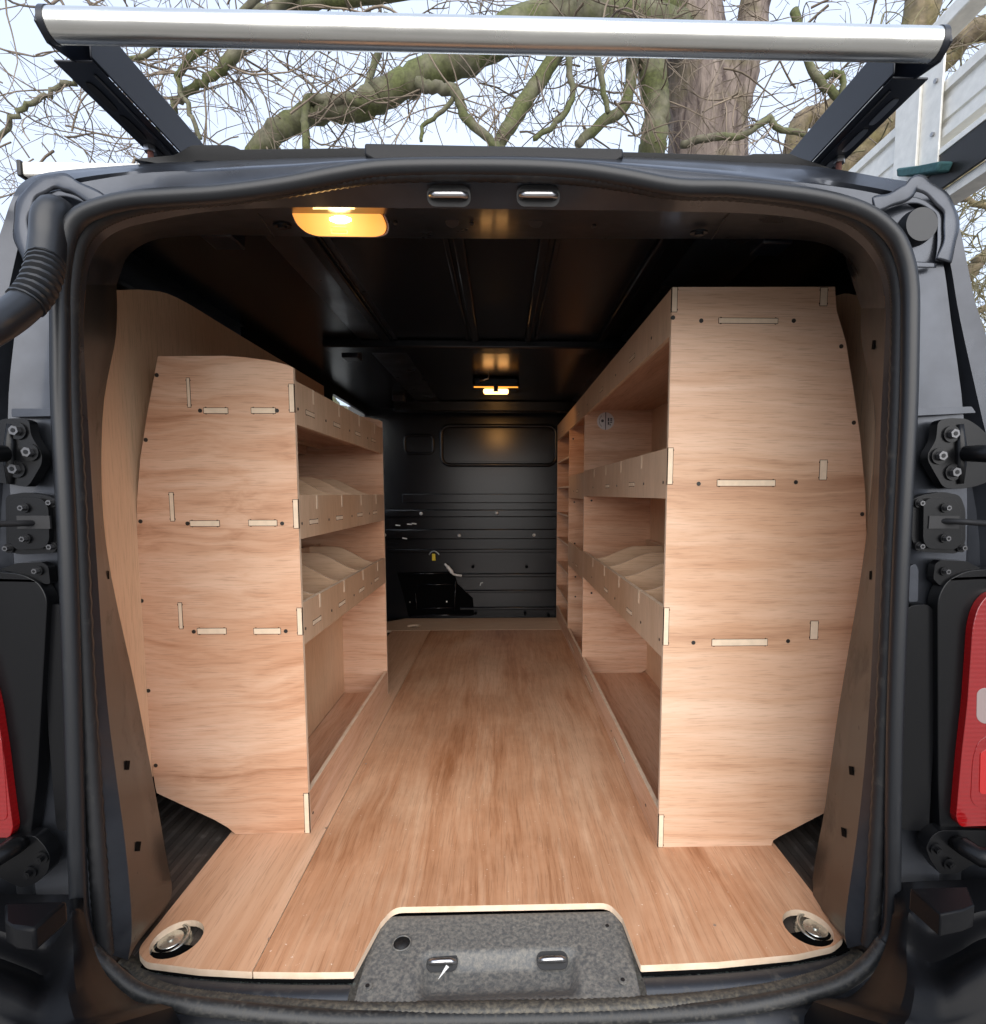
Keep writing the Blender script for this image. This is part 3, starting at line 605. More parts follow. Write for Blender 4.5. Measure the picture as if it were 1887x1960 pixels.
# ------------------------------------------------------------------ rear pillars: bolts, hinges, lights, bumper
def bolt(c, r_, parent, mat='boltdark', ax=(0, -1, 0)):
    b = MB().cyl(c, ax, r_ * 1.5, .003, 16); b.cyl(Vector(c) + Vector(ax) * .003, ax, r_ * .85, .006, 6, 1); b.cyl(Vector(c) + Vector(ax) * .009, ax, r_ * .4, .0005, 8, 0)
    return b.build('bolt', ['plastic', mat], parent)
def platepoly(name, pxs, d, t, mat, parent, rad=.004, bev=.002):
    return MB().prism(fillet([oy(*p, d) for p in pxs], rad, 4), (0, t, 0), side=0).build(name, mat, parent, bevel=bev)
def mirror(p): return (1887 - p[0], p[1])
for side in (1, -1):
    rt = side > 0
    # hinges
    hg = [(1795,806),(1815,800),(1850,801),(1872,815),(1910,850),(1910,915),(1868,931),(1838,936),(1806,934),(1793,912),(1776,882),(1776,868),(1792,842)] if rt else \
         [(40,800),(56,806),(58,832),(80,868),(80,888),(58,925),(50,932),(0,924),(-50,915),(-50,850),(0,802)]
    hp = platepoly('hinge', hg, .745, .014, 'plastic', van, .008, .003)
    for x, y in (((1819, 831), (1796, 873), (1822, 904)) if rt else ((36, 825), (60, 866), (34, 898))): bolt(oy(x, y, .745), .0078, hp)
    cx = (1836, 1930) if rt else (20, -70)
    k0, k1 = oy(cx[0], 868, .742), oy(cx[1], 868, .70)
    MB().tube([oy(cx[0] + 6 * side, 868, .752), k0.lerp(k1, .15), k0.lerp(k1, .6), k1], [.005, .011, .0125, .0125], 12).build('hinge_arm', 'plastic', hp, smooth=True)
    MB().tube([oy(cx[0] + (2 if rt else 0), y, .744) for y in (812, 850, 890, 926)], [.004, .007, .007, .004], 8).build('hinge_ridge', 'plastic', hp, smooth=True)
    # check strap bracket
    ck = [(1744,957),(1765,947),(1804,941),(1838,948),(1848,975),(1848,1040),(1832,1060),(1762,1056),(1745,1036)] if rt else \
         [(10,948),(50,942),(90,948),(116,960),(118,1040),(106,1058),(40,1062),(12,1055)]
    cp = platepoly('door_check', ck, .748, .012, 'plastic', van, .008, .002)
    ip = [(1768,962),(1780,953),(1826,953),(1838,970),(1842,1035),(1830,1052),(1776,1050),(1767,1035)] if rt else [(18,962),(30,953),(78,953),(92,970),(94,1035),(84,1050),(30,1052),(18,1038)]
    platepoly('cover', ip, .740, .008, 'plastic', cp, .008, .003)
    for x, y in (((1757, 963), (1807, 972), (1806, 1030), (1757, 1045), (1837, 1048)) if rt else ((102, 962), (49, 972), (52, 1031), (103, 1046), (20, 1049))): bolt(oy(x, y, .740 if x in (1807, 1806, 49, 52) else .748), .0045, cp)
    sl = oy(1806 if rt else 65, 1001, .7395); MB().box((sl.x - .022, sl.y - .001, sl.z - .008), (sl.x + .022, sl.y + .002, sl.z + .010)).build('slot', 'matte', cp)
    rd = [oy(1800, 997, .742), oy(1850, 999, .725), oy(1900, 1003, .70), oy(1990, 1008, .66)] if rt else [oy(68, 1001, .742), oy(30, 1002, .725), oy(-10, 1003, .70), oy(-100, 1006, .66)]
    MB().tube(rd, .0042, 8).build('check_rod', 'matte', cp, smooth=True)
    # ledge and lower bracket
    lg = [(1746,782),(1860,778),(1868,790),(1746,796)] if rt else [(22,782),(112,782),(112,796),(22,798)]
    platepoly('ledge', lg, .757, .02, 'paint', van, .002, .004)
    br = [(1786,1108),(1790,1080),(1800,1072),(1850,1074),(1880,1090),(1835,1100),(1800,1122)] if rt else [(96,1118),(92,1084),(80,1076),(30,1078),(0,1090),(50,1100),(85,1118)]
    bb = platepoly('lamp_bracket', br, .750, .012, 'plastic', van, .004, .002); bolt(oy(*((1806, 1093) if rt else (75, 1092)), .75), .0045, bb)
    # step pads beside the lamp
    platepoly('jamb_pad', [(1740,1085),(1752,1078),(1758,1090),(1757,1152),(1738,1152)] if rt else [(112,1080),(122,1076),(134,1085),(138,1152),(118,1152)], .757, .02, 'paint', van, .004, .005)
    pd = [(1736,1160),(1776,1156),(1790,1172),(1788,1400),(1778,1592),(1722,1588)] if rt else [(84,1168),(98,1156),(132,1160),(150,1588),(108,1592),(92,1400)]
    platepoly('jamb_pad', pd, .754, .014, 'plastic', van, .012, .006)
    # lamp housing and tail light
    hs = [(1795,1145),(1812,1112),(1850,1092),(2010,1080),(2010,1606),(1800,1604),(1796,1500)] if rt else [(90,1145),(74,1115),(40,1098),(-110,1085),(-110,1620),(56,1618),(70,1500)]
    platepoly('lamp_housing', hs, .745, .02, 'plastic', van, .02, .010)
    ol = [(1893,1136),(1872,1162),(1862,1200),(1852,1346),(1841,1442),(1830,1566),(1838,1583),(2000,1592),(2000,1120)] if rt else \
         [(-34,1250),(-8,1350),(6,1440),(17,1530),(25,1588),(18,1604),(-100,1612),(-100,1200)]
    t1 = platepoly('tail_light', ol, .733, .012, 'red', van, .012, .005)
    if rt:
        platepoly('clear_lens', [(1870,1325),(1880,1317),(1960,1317),(1960,1385),(1880,1385),(1869,1375)], .7325, .004, 'clear', t1, .006, .003)
        platepoly('reflector', [(1862,1455),(1872,1420),(1895,1405),(1960,1405),(1960,1545),(1868,1545),(1858,1530)], .7322, .004, 'red', t1, .008, .003)
        platepoly('bright_segment', [(1877,1440),(1900,1430),(1940,1430),(1940,1520),(1875,1520)], .7312, .003, 'red_bright', t1, .006, .002)
    else:
        platepoly('reflector', [(-60,1400),(2,1410),(10,1500),(14,1570),(-60,1575)], .7322, .004, 'red', t1, .008, .003)
    # lower hinge
    lh = [(1800,1590),(1784,1600),(1772,1622),(1780,1645),(1800,1674),(1832,1672),(1862,1655),(1910,1650),(1910,1590)] if rt else [(66,1600),(84,1618),(96,1640),(92,1668),(70,1690),(40,1700),(0,1680),(-40,1670),(-40,1600)]
    l_ = platepoly('hinge', lh, .735, .02, 'plastic', van, .006, .004)
    for x, y in (((1790, 1624), (1815, 1652)) if rt else ((82, 1640), (60, 1668))): bolt(oy(x, y, .735), .006, l_, 'plastic')
    kx = 1835 if rt else 35
    MB().tube([oy(kx - 10 * side, 1612, .735), oy(kx + 10 * side, 1620, .722), oy(kx + 40 * side, 1640, .705), oy(kx + 120 * side, 1650, .68)], [.010, .014, .014, .014], 12).build('hinge_arm', 'plastic', l_, smooth=True)
    # corner of the bumper: shelf, pad, curved lower flank
    if rt:
        RB = [([(1712,1690),(1740,1688),(1777,1686),(1830,1684),(1868,1682),(1920,1680),(2060,1676)], .752),
              ([(1712,1745),(1740,1746),(1777,1778),(1830,1764),(1868,1747),(1920,1740),(2060,1734)], .700),
              ([(1708,1752),(1738,1756),(1778,1788),(1832,1774),(1870,1757),(1920,1750),(2060,1744)], .697),
              ([(1698,1800),(1735,1816),(1782,1842),(1834,1822),(1872,1800),(1920,1790),(2060,1784)], .694),
              ([(1672,1862),(1735,1880),(1795,1888),(1840,1862),(1885,1838),(1930,1825),(2060,1815)], .655),
              ([(1625,1908),(1720,1935),(1800,1945),(1850,1930),(1900,1905),(1950,1895),(2060,1885)], .630),
              ([(1540,1945),(1690,1990),(1800,2010),(1870,2000),(1920,1990),(1970,1980),(2060,1975)], .612),
              ([(1540,2250),(1690,2250),(1800,2250),(1870,2250),(1920,2250),(1970,2250),(2060,2250)], .60)]
    else:
        RB = [([(160,1712),(135,1712),(96,1712),(65,1712),(0,1710),(-60,1706),(-200,1700)], .752),
              ([(160,1742),(138,1744),(96,1806),(65,1803),(0,1782),(-60,1772),(-200,1766)], .700),
              ([(162,1750),(138,1754),(94,1816),(63,1813),(-2,1792),(-60,1782),(-200,1776)], .697),
              ([(174,1800),(140,1822),(92,1866),(58,1856),(-6,1832),(-60,1820),(-200,1810)], .694),
              ([(205,1868),(145,1890),(85,1905),(45,1885),(-15,1862),(-70,1850),(-200,1840)], .655),
              ([(262,1918),(165,1942),(80,1955),(30,1940),(-25,1915),(-80,1905),(-200,1895)], .630),
              ([(345,1955),(195,1995),(80,2015),(10,2005),(-40,1995),(-90,1985),(-200,1980)], .612),
              ([(345,2250),(195,2250),(80,2250),(10,2250),(-40,2250),(-90,2250),(-200,2250)], .60)]
    rowsb = []
    for pts_, d in RB:
        r_ = [oy(x, y, d) for x, y in pts_]; r_[0] = oy(*pts_[0], max(d, .722) if pts_[0][1] < 2000 else .70)
        rowsb.append(cat_spline(r_, 4))
    lo_ = rowsb[:3]; hi_ = list(map(list, zip(*[cat_spline(list(c), 4) for c in zip(*rowsb[2:])])))
    bc = MB().grid(lo_ + hi_[1:]).build('bumper_corner', 'bumper', van, smooth=True, auto=38)
    qd = [(1742,1700),(1852,1697),(1866,1733),(1845,1742),(1801,1751)] if rt else [(9,1726),(129,1723),(64,1779),(30,1775),(9,1761)]
    MB().prism([oz(x, y, -.525) for x, y in qd], (0, .0, -.03), side=0).build('bumper_pad', 'bumper', bc, bevel=.006)
    # open rear doors, swung right back beside the van
    dx = .80 if rt else -.82; w2 = .62 * side
    dpts = [(dx, -.70), (dx + w2, -.70), (dx + w2, .30), (dx + w2 * .86, .44), (dx, .44)]
    rdv = MB().prism(fillet([(x, .66, z) for x, z in dpts], .05, 5), (0, .05, 0), side=0).build('rear_door', 'paint', van, bevel=.01)
    MB().prism(fillet([(dx + w2 * a, .656, z) for a, z in ((.12, -.6), (.88, -.6), (.88, .22), (.12, .32))], .05, 5), (0, .01, 0), side=0).build('door_card', 'plastic', rdv, bevel=.004)
# bumper across the back
prb = [(.748, -.838), (.735, -.828), (.70, -.832), (.645, -.838), (.62, -.86), (.612, -.95), (.63, -1.08)]
MB().grid([[(x, y, z) for x in [-.62 + 1.22 * k / 20 for k in range(21)]] for y, z in prb])  .build('bumper', 'bumper', van, smooth=True)
# top corners of the pillars: sealant beads, recess, plug on the right, wiring boot on the left
def bead(pxs, d, r_, nm='sealant_bead'):
    r_ *= .8
    p = cat_spline([oy(*q, d) for q in pxs], 6); random.seed(len(pxs)); MB().tube(p, [(r_ * .30, r_ * (1.55 + .2 * math.sin(k_ * .7))) for k_ in range(len(p))], 10, flat=(0, -1, 0)).build(nm, 'paint', van, smooth=True)
random.seed(1)
bead([(1672,392),(1700,384),(1735,368),(1752,350),(1775,360),(1805,385),(1820,415),(1818,460),(1806,500)], .757, .0085)
bead([(1676,402),(1710,392),(1745,383),(1775,392),(1796,410),(1800,450),(1795,500)], .760, .0035)
bead([(1742,506),(1792,508)], .760, .003)
bead([(196,388),(150,362),(120,348),(92,350),(62,368),(44,400),(40,440),(50,480),(66,510)], .757, .0085)
bead([(185,392),(140,375),(110,370),(85,380),(72,410),(70,460)], .760, .0035)
pc = oy(1752, 437, .770); MB().cyl(pc, (0, -1, 0), .0245, .012, 36, r2=.0225).build('rubber_plug', 'rubber', van, smooth=True, auto=40)
bo = [oy(*q, .762) for q in ((62, 490), (66, 440), (76, 400), (104, 390), (128, 402), (130, 430))]
boot = MB(); bp = cat_spline([oy(118, 412, .775), oy(106, 405, .752), oy(95, 420, .742), oy(92, 460, .735), oy(88, 498, .725)], 5)
boot.tube(bp, [.020] * len(bp), 14)
cp_ = cat_spline([oy(88, 498, .725), oy(84, 520, .715), oy(70, 555, .70), oy(48, 582, .685)], 9)
boot.tube(cp_, [.0205 if k % 3 else .0155 for k in range(len(cp_))], 14)
ap = cat_spline([oy(48, 582, .685), oy(20, 605, .66), oy(-20, 630, .63), oy(-90, 665, .60)], 4)
boot.tube(ap, [.0185] * len(ap), 14)
boot.build('wiring_boot', 'rubber', van, smooth=True, auto=50)
MB().prism([oy(*q, .768) for q in ((70, 500), (70, 420), (84, 392), (112, 386), (136, 398), (132, 440), (112, 500))], (0, .01, 0), side=0).build('boot_base', 'rubber', van, bevel=.005)
# tie-down rings in the floor wells
for x, y in ((327, 1805), (1560, 1783)):
    c = oz(x, y, -.800); tr_ = MB().cyl(c, (0, 0, 1), .036, .004, 28, r2=.032); tr_.cyl(c + Vector((0, 0, .004)), (0, 0, 1), .024, .004, 24, r2=.020)
    tr_.cyl(c + Vector((0, 0, .008)), (0, 0, 1), .006, .002, 14)
    q = tr_.build('tie_down', 'zinc', van, smooth=True, auto=35)
    MB().tube([c + Vector(((.028 * math.cos(a)), .028 * math.sin(a), .008 + .004 * math.sin(a))) for a in [2 * math.pi * k / 28 for k in range(28)]], .003, 8, True).build('ring', 'zinc', q, smooth=True)
    MB().cyl(c - Vector((0, 0, .002)), (0, 0, 1), .058, .0015, 30).build('well', 'mat', q)

# ================================================================== plywood floor (three sheets)
TF = .012
def zf(p): return Vector((p.x, p.y, ZF))
xl, xr, xs = -.626, .6095, -.409
def ring2(c, r_, n=28, sq=1): return [Vector((c.x + r_ * math.cos(2 * math.pi * k / n), c.y + r_ * sq * math.sin(2 * math.pi * k / n), ZF)) for k in range(n)]
hL, hR = oz(339, 1797, ZF), oz(1546, 1775, ZF)
left = fillet([Vector(p) for p in ((xl, 2.98, ZF), (xl, .856, ZF), (-.595, .833, ZF), (-.50, .818, ZF), (xs - .001, .8105, ZF), (xs - .001, 2.98, ZF))], [0, .025, .01, 0, 0, 0], 5)
o = MB().prism(left, (0, 0, -TF), [ring2(hL, .041)]).build('floor_board', ['floor_b', 'edge'])
o['label'] = 'narrow plywood floor strip with a round ring hole under the lower shelving unit'; o['category'] = 'floor board'; o['group'] = 'plywood floor sheets'
ctr_ = [(xs + .0012, 2.98), (xs + .0012, .8105), (-.32, .807), (-.243, .806), (-.222, .905), (-.205, .941), (.205, .941), (.222, .905), (.230, .806), (.36, .809), (.50, .820), (.572, .834), (xr, .856), (xr, 2.98)]
rd_ = [0, 0, 0, .003, .0, .03, .03, 0, .003, 0, 0, .01, .025, 0]
o = MB().prism(fillet([Vector((x, y, ZF)) for x, y in ctr_], rd_, 5), (0, 0, -TF), [ring2(hR, .041)]).build('floor_board', ['floor_a', 'edge'])
o['label'] = 'wide reddish plywood floor sheet with a notch cut round the latch plate'; o['category'] = 'floor board'; o['group'] = 'plywood floor sheets'
for x, y in ((515, 1797), (624, 1585), (1368, 1771), (700, 1462)):
    MB().cyl(oz(x, y, ZF), (0, 0, 1), .0028, .0006, 8).build('screw', 'steel', o)
fr = [(-.80, 3.16), (-.70, 3.19), (-.60, 3.275), (.62, 3.275), (.62, 2.984), (-.80, 2.984)]
hF = oz(792, 1198, ZF)
o = MB().prism([Vector((x, y, ZF)) for x, y in fr], (0, 0, -TF), [ring2(hF, .04, 20, .8)]).build('floor_board', ['floor_c', 'edge'])
o['label'] = 'pale plywood floor sheet in front of the black bulkhead'; o['category'] = 'floor board'; o['group'] = 'plywood floor sheets'

# ================================================================== shelving units
TP = .010
def screw(c, parent, ax=(0, -1, 0), r_=.0045): return MB().cyl(Vector(c) - Vector(ax) * .002, ax, r_, .0028, 10).build('screw', 'screw', parent)
def tenon(c0, c1, parent, ax):
    """end of a tongue showing through its slot; c0, c1 opposite corners on the face"""
    ax = Vector(ax); a = Vector(c0); b = Vector(c1); lo = Vector(map(min, a, b)); hi = Vector(map(max, a, b))
    e = .0012; k = [i for i in range(3) if abs(ax[i]) > .5][0]; m_ = MB()
    def bx(lo, hi, t, mi):
        l2, h2 = lo.copy(), hi.copy(); l2[k] = a[k] - (t if ax[k] < 0 else .004); h2[k] = a[k] + (t if ax[k] > 0 else .004); m_.box(l2, h2, mi)
    bx(lo, hi, .0008, 0); m_.build('tenon', 'tenon', parent)
    m_ = MB(); g_ = Vector((e, e, e)); g_[k] = 0; bx(lo - g_, hi + g_, .0003, 0)
    # dog-bone relief at the corners
    dims = [i for i in range(3) if i != k]; long_ = max(dims, key=lambda i: hi[i] - lo[i]); sh = [i for i in dims if i != long_][0]
    for s_ in (lo, hi):
        for q in (lo, hi):
            c = Vector((0, 0, 0)); c[k] = a[k]; c[long_] = s_[long_] + (.004 if s_ is lo else -.004); c[sh] = q[sh]
            c = c - ax * .0015; m_.cyl(c, ax, .0026, .0018, 8)
    m_.build('slot', 'slot', parent)
def lip(name, xo, xi, y0, y1, z0, z1, parent, mat='ply_z', notches=(), ten=(), scr=(), face=1):
    """upright board along Y; xo is its aisle face"""
    m_ = MB().prism([Vector((xo, y0, z0)), Vector((xo, y1, z0)), Vector((xo, y1, z1)), Vector((xo, y0, z1))], (xi - xo, 0, 0)).build(name, [mat, 'edge'], parent)
    ax = (face, 0, 0)
    for y in notches: MB().box((min(xo + face * .0006, xi), y - .0045, z1 - .033), (max(xo + face * .0006, xi), y + .0045, z1 + .0004)).build('divider_tongue', 'tenon', m_)
    for y in ten: tenon((xo, y - .028, z0 + .030), (xo, y + .028, z0 + .039), m_, ax)
    for y in scr: screw((xo, y, z0 + .034), m_, ax, .0035)
    return m_
def divider(y, xf, xb, zs, zl, zt, parent):
    """curved bin divider between lip (xf, top zl) and upstand (xb, top zt)"""
    n = 14; top = []
    for k in range(n + 1):
        t = k / n; s_ = min(1, t / .62); s_ = s_ * s_ * (3 - 2 * s_); top.append(Vector((xf + (xb - xf) * t, y, zl + (zt - zl) * s_)))
    MB().prism([Vector((xb, y, zs)), Vector((xf, y, zs))] + top, (0, .006, 0)).build('divider', ['divider', 'edge'], parent)
# ---- left unit
YL, YL2 = 1.166, 2.008
LU = thing('shelving_unit', 'shorter plywood racking unit with sloped top along the wall with the window', 'shelving unit', (-.6, YL, ZF))
XLF = -.443
def lp_(x, y): return oy(x, y, YL)
ends = [(302,682),(430,681),(470,684),(515,690),(549,698)]
outer = [(300,1518),(297,1505),(290,1460),(278,1340),(268,1180),(262,1060),(262,960),(268,880),(282,790),(302,682)]
bt = [Vector((XLF, YL, ZF)), Vector((-.626, YL, ZF)), lp_(414, 1571), lp_(306, 1527)]
outl = [Vector((XLF, YL, .268))] + [Vector((XLF, YL, ZF)), Vector((-.612, YL, ZF + .001)), Vector((-.630, YL, ZF + .018)), lp_(410, 1569)] + [lp_(*p) for p in outer] + [lp_(*p) for p in ends[1:]]
ep = MB().prism(outl, (0, TP, 0)).build('end_panel', ['panel_l', 'edge'], LU)
far_out = [p + Vector((0, YL2 - YL, 0)) for p in outl]
fp = MB().prism(far_out, (0, TP, 0)).build('end_panel', ['ply_x', 'edge'], LU)
for x, y in ((300,718),(279,842),(269,998),(271,1150),(284,1322),(298,1465),(383,786),(530,786),(359,1002),(540,1002),(371,1209),(547,1208)): screw(lp_(x, y), ep)
for x0, y0, x1, y1 in ((357,724,365,779),(324,943,334,997),(341,1154,350,1203),(390,781,436,791),(481,781,527,791),(364,997,420,1007),(476,996,530,1006),(378,1203,433,1213),(486,1203,537,1213)):
    tenon(lp_(x0, y0), lp_(x1, y1), ep, (0, -1, 0))
SH = [(.185, .150, .243, 361), (-.066, -.100, -.003, 329), (-.308, -.338, -.243, 346)]
DIV = [1.285, 1.485, 1.69, 1.89]
for i, (zs, z0, z1, pxb) in enumerate(SH):
    xb = lp_(pxb, 780).x if i else lp_(361, 760).x
    MB().prism([Vector((XLF - TP, YL + TP, zs)), Vector((XLF - TP, YL2, zs)), Vector((xb, YL2, zs)), Vector((xb, YL + TP, zs))], (0, 0, -.009)).build('shelf', ['ply_y', 'edge'], LU)
    lip('front_lip', XLF, XLF - TP, YL + TP, YL2, z0, z1, LU, notches=DIV, ten=[1.26, 1.46, 1.67, 1.87], scr=[1.185, 1.37, 1.58, 1.79], face=1)
    tenon((XLF - TP, YL, z0 + .025), (XLF - .0003, YL, z1 - .01), ep, (0, -1, 0))
    zt = z1 + .055 if i else z1 + .02
    MB().prism([Vector((xb, YL + TP, zs - .02)), Vector((xb, YL2, zs - .02)), Vector((xb, YL2, zt)), Vector((xb, YL + TP, zt))], (-.009, 0, 0)).build('back_upstand', ['ply_z', 'edge'], LU)
    if i:
        for y in DIV: divider(y, XLF - TP, xb, zs, z1 - .002, zt, LU)
    else:
        for y in DIV[1:2]: divider(y, XLF - TP, xb, zs, z1 - .004, zt, LU)
lip('front_lip', XLF, XLF - TP, YL + TP, YL2, ZF + .0005, -.684, LU, 'ply_y', scr=[1.19], face=1)
tenon((XLF - TP, YL, ZF + .001), (XLF - .0003, YL, -.684), ep, (0, -1, 0))
MB().prism([Vector((-.61, YL + TP, ZF + .012)), Vector((-.61, YL2, ZF + .012)), Vector((-.61, YL2, -.34)), Vector((-.61, YL + TP, -.34))], (-.008, 0, 0)).build('back_panel', ['lining', 'edge'], LU)
MB().prism([Vector((XLF - TP, YL + TP, ZF + .010)), Vector((XLF - TP, YL2, ZF + .010)), Vector((-.61, YL2, ZF + .010)), Vector((-.61, YL + TP, ZF + .010))], (0, 0, -.009)).build('base_board', ['ply_y', 'edge'], LU)
a, b = ox(590, 880, -.72), ox(604, 880, -.72)
MB().prism([Vector((-.72, 1.62, -.06)), Vector((-.72, 1.68, -.06)), Vector((-.72, 1.70, .18)), Vector((-.72, 1.64, .18))], (-.012, 0, 0)).build('back_strut', ['ply_z', 'edge'], LU)
MB().box((-.735, 1.40, .145), (-.721, 2.0, .175)).build('back_strut', ['ply_y', 'edge'], LU)
# ---- right unit
YR, YM1, YM2, YE = 1.097, 2.205, 2.70, 3.262
XRF = .346
RU = thing('shelving_unit', 'tall long plywood racking unit with pigeonholes beside the bulkhead', 'shelving unit', (.56, YR, ZF))
def rp_(x, y): return oy(x, y, YR)
edge_r = [(1598,549),(1601,593),(1619,655),(1633,742),(1646,833),(1656,943),(1658,1022),(1656,1100),(1647,1230),(1628,1380),(1600,1500),(1578,1556)]
outr = [Vector((XRF, YR, ZF))] + [Vector((XRF, YR, .415))] + [rp_(*p) for p in edge_r] + [rp_(1490, 1602), Vector((.604, YR, ZF + .012)), Vector((.600, YR, ZF))]
er = MB().prism(outr, (0, TP, 0)).build('end_panel', ['panel_r', 'edge'], RU)
for yy in (YM1, YM2): MB().prism([p + Vector((0, yy - YR, 0)) for p in outr], (0, TP, 0)).build('upright_panel', ['ply_x', 'edge'], RU)
MB().prism([p + Vector((0, YE - YR, 0)) for p in outr], (0, TP, 0)).build('end_panel', ['ply_x', 'edge'], RU)
for x, y in ((1288,608),(1342,614),(1519,614),(1610,663),(1634,809),(1337,926),(1523,923),(1650,984),(1327,1230),(1508,1227)): screw(rp_(x, y), er)
for x0, y0, x1, y1 in ((1376,609,1488,619),(1373,919,1483,930),(1363,1224,1468,1235),(1570,881,1581,918),(1552,1189,1564,1223),(1571,551,1582,585)):
    tenon(rp_(x0, y0), rp_(x1, y1), er, (0, -1, 0))
DIVR = [1.305, 1.53, 1.75, 1.97]
SHR = [(.352, .322, .4145), (.018, -.010, .094), (-.322, -.352, -.242)]
for i, (zs, z0, z1) in enumerate(SHR):
    yend = YE if i == 0 else YM1
    xb = .610 if i else .66
    MB().prism([Vector((XRF + TP, YR + TP, zs)), Vector((XRF + TP, yend, zs)), Vector((xb, yend, zs)), Vector((xb, YR + TP, zs))], (0, 0, -.009)).build('shelf', ['ply_y', 'edge'], RU)
    lip('front_lip', XRF, XRF + TP, YR + TP, yend, z0, z1, RU, notches=() if i == 0 else DIVR,
        ten=[1.42, 1.85, 2.4, 3.0] if i == 0 else [1.40, 1.72], scr=[1.24, 1.62, 2.15] if i == 0 else [1.125, 1.28, 1.58, 1.99], face=-1)
    tenon((XRF + .0003, YR, z0 + (.045 if i == 0 else .03)), (XRF + TP, YR, z1 - .0), er, (0, -1, 0))
    if i:
        MB().prism([Vector((xb, YR + TP, zs - .02)), Vector((xb, yend, zs - .02)), Vector((xb, yend, z1 + .05)), Vector((xb, YR + TP, z1 + .05))], (.009, 0, 0)).build('back_upstand', ['ply_z', 'edge'], RU)
        for y in DIVR: divider(y, XRF + TP, xb, zs, z1 - .002, z1 + .045, RU)
        # shorter shelf of the middle bay
        lip('front_lip', XRF, XRF + TP, YM1 + TP, YM2, z0 - .012, z1 - .005, RU, ten=[2.4], scr=[2.52], face=-1)
        MB().prism([Vector((XRF + TP, YM1 + TP, zs - .01)), Vector((XRF + TP, YM2, zs - .01)), Vector((xb, YM2, zs - .01)), Vector((xb, YM1 + TP, zs - .01))], (0, 0, -.009)).build('shelf', ['ply_y', 'edge'], RU)
for k in range(7):                         # pigeonholes
    z = .192 - .152 * k
    MB().prism([Vector((XRF + .002, YM2 + TP, z)), Vector((XRF + .002, YE, z)), Vector((.62, YE, z)), Vector((.62, YM2 + TP, z))], (0, 0, -.009)).build('pigeonhole_shelf', ['ply_y', 'edge'], RU)
lip('front_lip', XRF, XRF + TP, YR + TP, YE, ZF + .0005, -.698, RU, 'ply_y', ten=(), scr=[1.2, 1.6, 2.1], face=-1)
for y0, y1 in ((1.42, 1.56), (1.95, 2.12), (2.45, 2.65)): tenon((XRF, y0, ZF + .024), (XRF, y1, ZF + .033), RU.children[-1] if False else er, (-1, 0, 0))
tenon((XRF + .0003, YR, ZF + .001), (XRF + TP, YR, -.705), er, (0, -1, 0))
MB().prism([Vector((.625, YR + TP, -.75)), Vector((.625, YR + .12, ZF + .003)), Vector((.625, YE, ZF + .003)), Vector((.625, YE, .40)), Vector((.625, YR + TP, .40))], (.008, 0, 0)).build('back_panel', ['lining', 'edge'], RU)
MB().prism([Vector((XRF + TP, YR + TP, ZF + .012)), Vector((XRF + TP, YE, ZF + .012)), Vector((.6245, YE, ZF + .012)), Vector((.6245, YR + .12, ZF + .012)), Vector((.60, YR + TP, ZF + .012))], (0, 0, -.009)).build('base_board', ['ply_y', 'edge'], RU)
um = [o for o in RU.children if o.name.startswith('upright_panel')]
for x, y in ((1132, 958), (1132, 1135)): screw(oy(x, y, YM1), um[0])
for x, y in ((1097, 840), (1098, 922), (1099, 961), (1100, 1040), (1101, 1104), (1101, 1142)): screw(oy(x, y, YM2), um[1])
# round paper sticker on the upright, split by a dark line
sc_ = oy(1159, 806, YM1 - .0006)
st = MB().cyl(sc_, (0, -1, 0), .0355, .0006, 40).build('sticker', 'sticker', um[0])
ink = MB(); q = sc_ + Vector((0, -.0008, 0))
ink.box((q.x - .0016, q.y - .0004, q.z - .0352), (q.x + .0016, q.y, q.z + .0352))
for k in range(9):
    a_ = R(130 + k * 12.5); p = q + Vector((.0265 * math.cos(a_), 0, .0265 * math.sin(a_))); ink.box((p.x - .0012, p.y - .0004, p.z - .0018), (p.x + .0012, p.y, p.z + .0018))
ink.cyl(q + Vector((-.013, 0, .001)), (0, -1, 0), .006, .0004, 12)
for a_, b_, w_, h_ in ((.012, .006, .003, .007), (.012, -.009, .003, .006), (.023, .009, .004, .003), (.023, .002, .004, .002), (.023, -.005, .004, .0022), (.019, -.015, .002, .003)): ink.box((q.x + a_ - w_, q.y - .0004, q.z + b_ - h_), (q.x + a_ + w_, q.y, q.z + b_ + h_))
ink.build('print', 'ink', st)

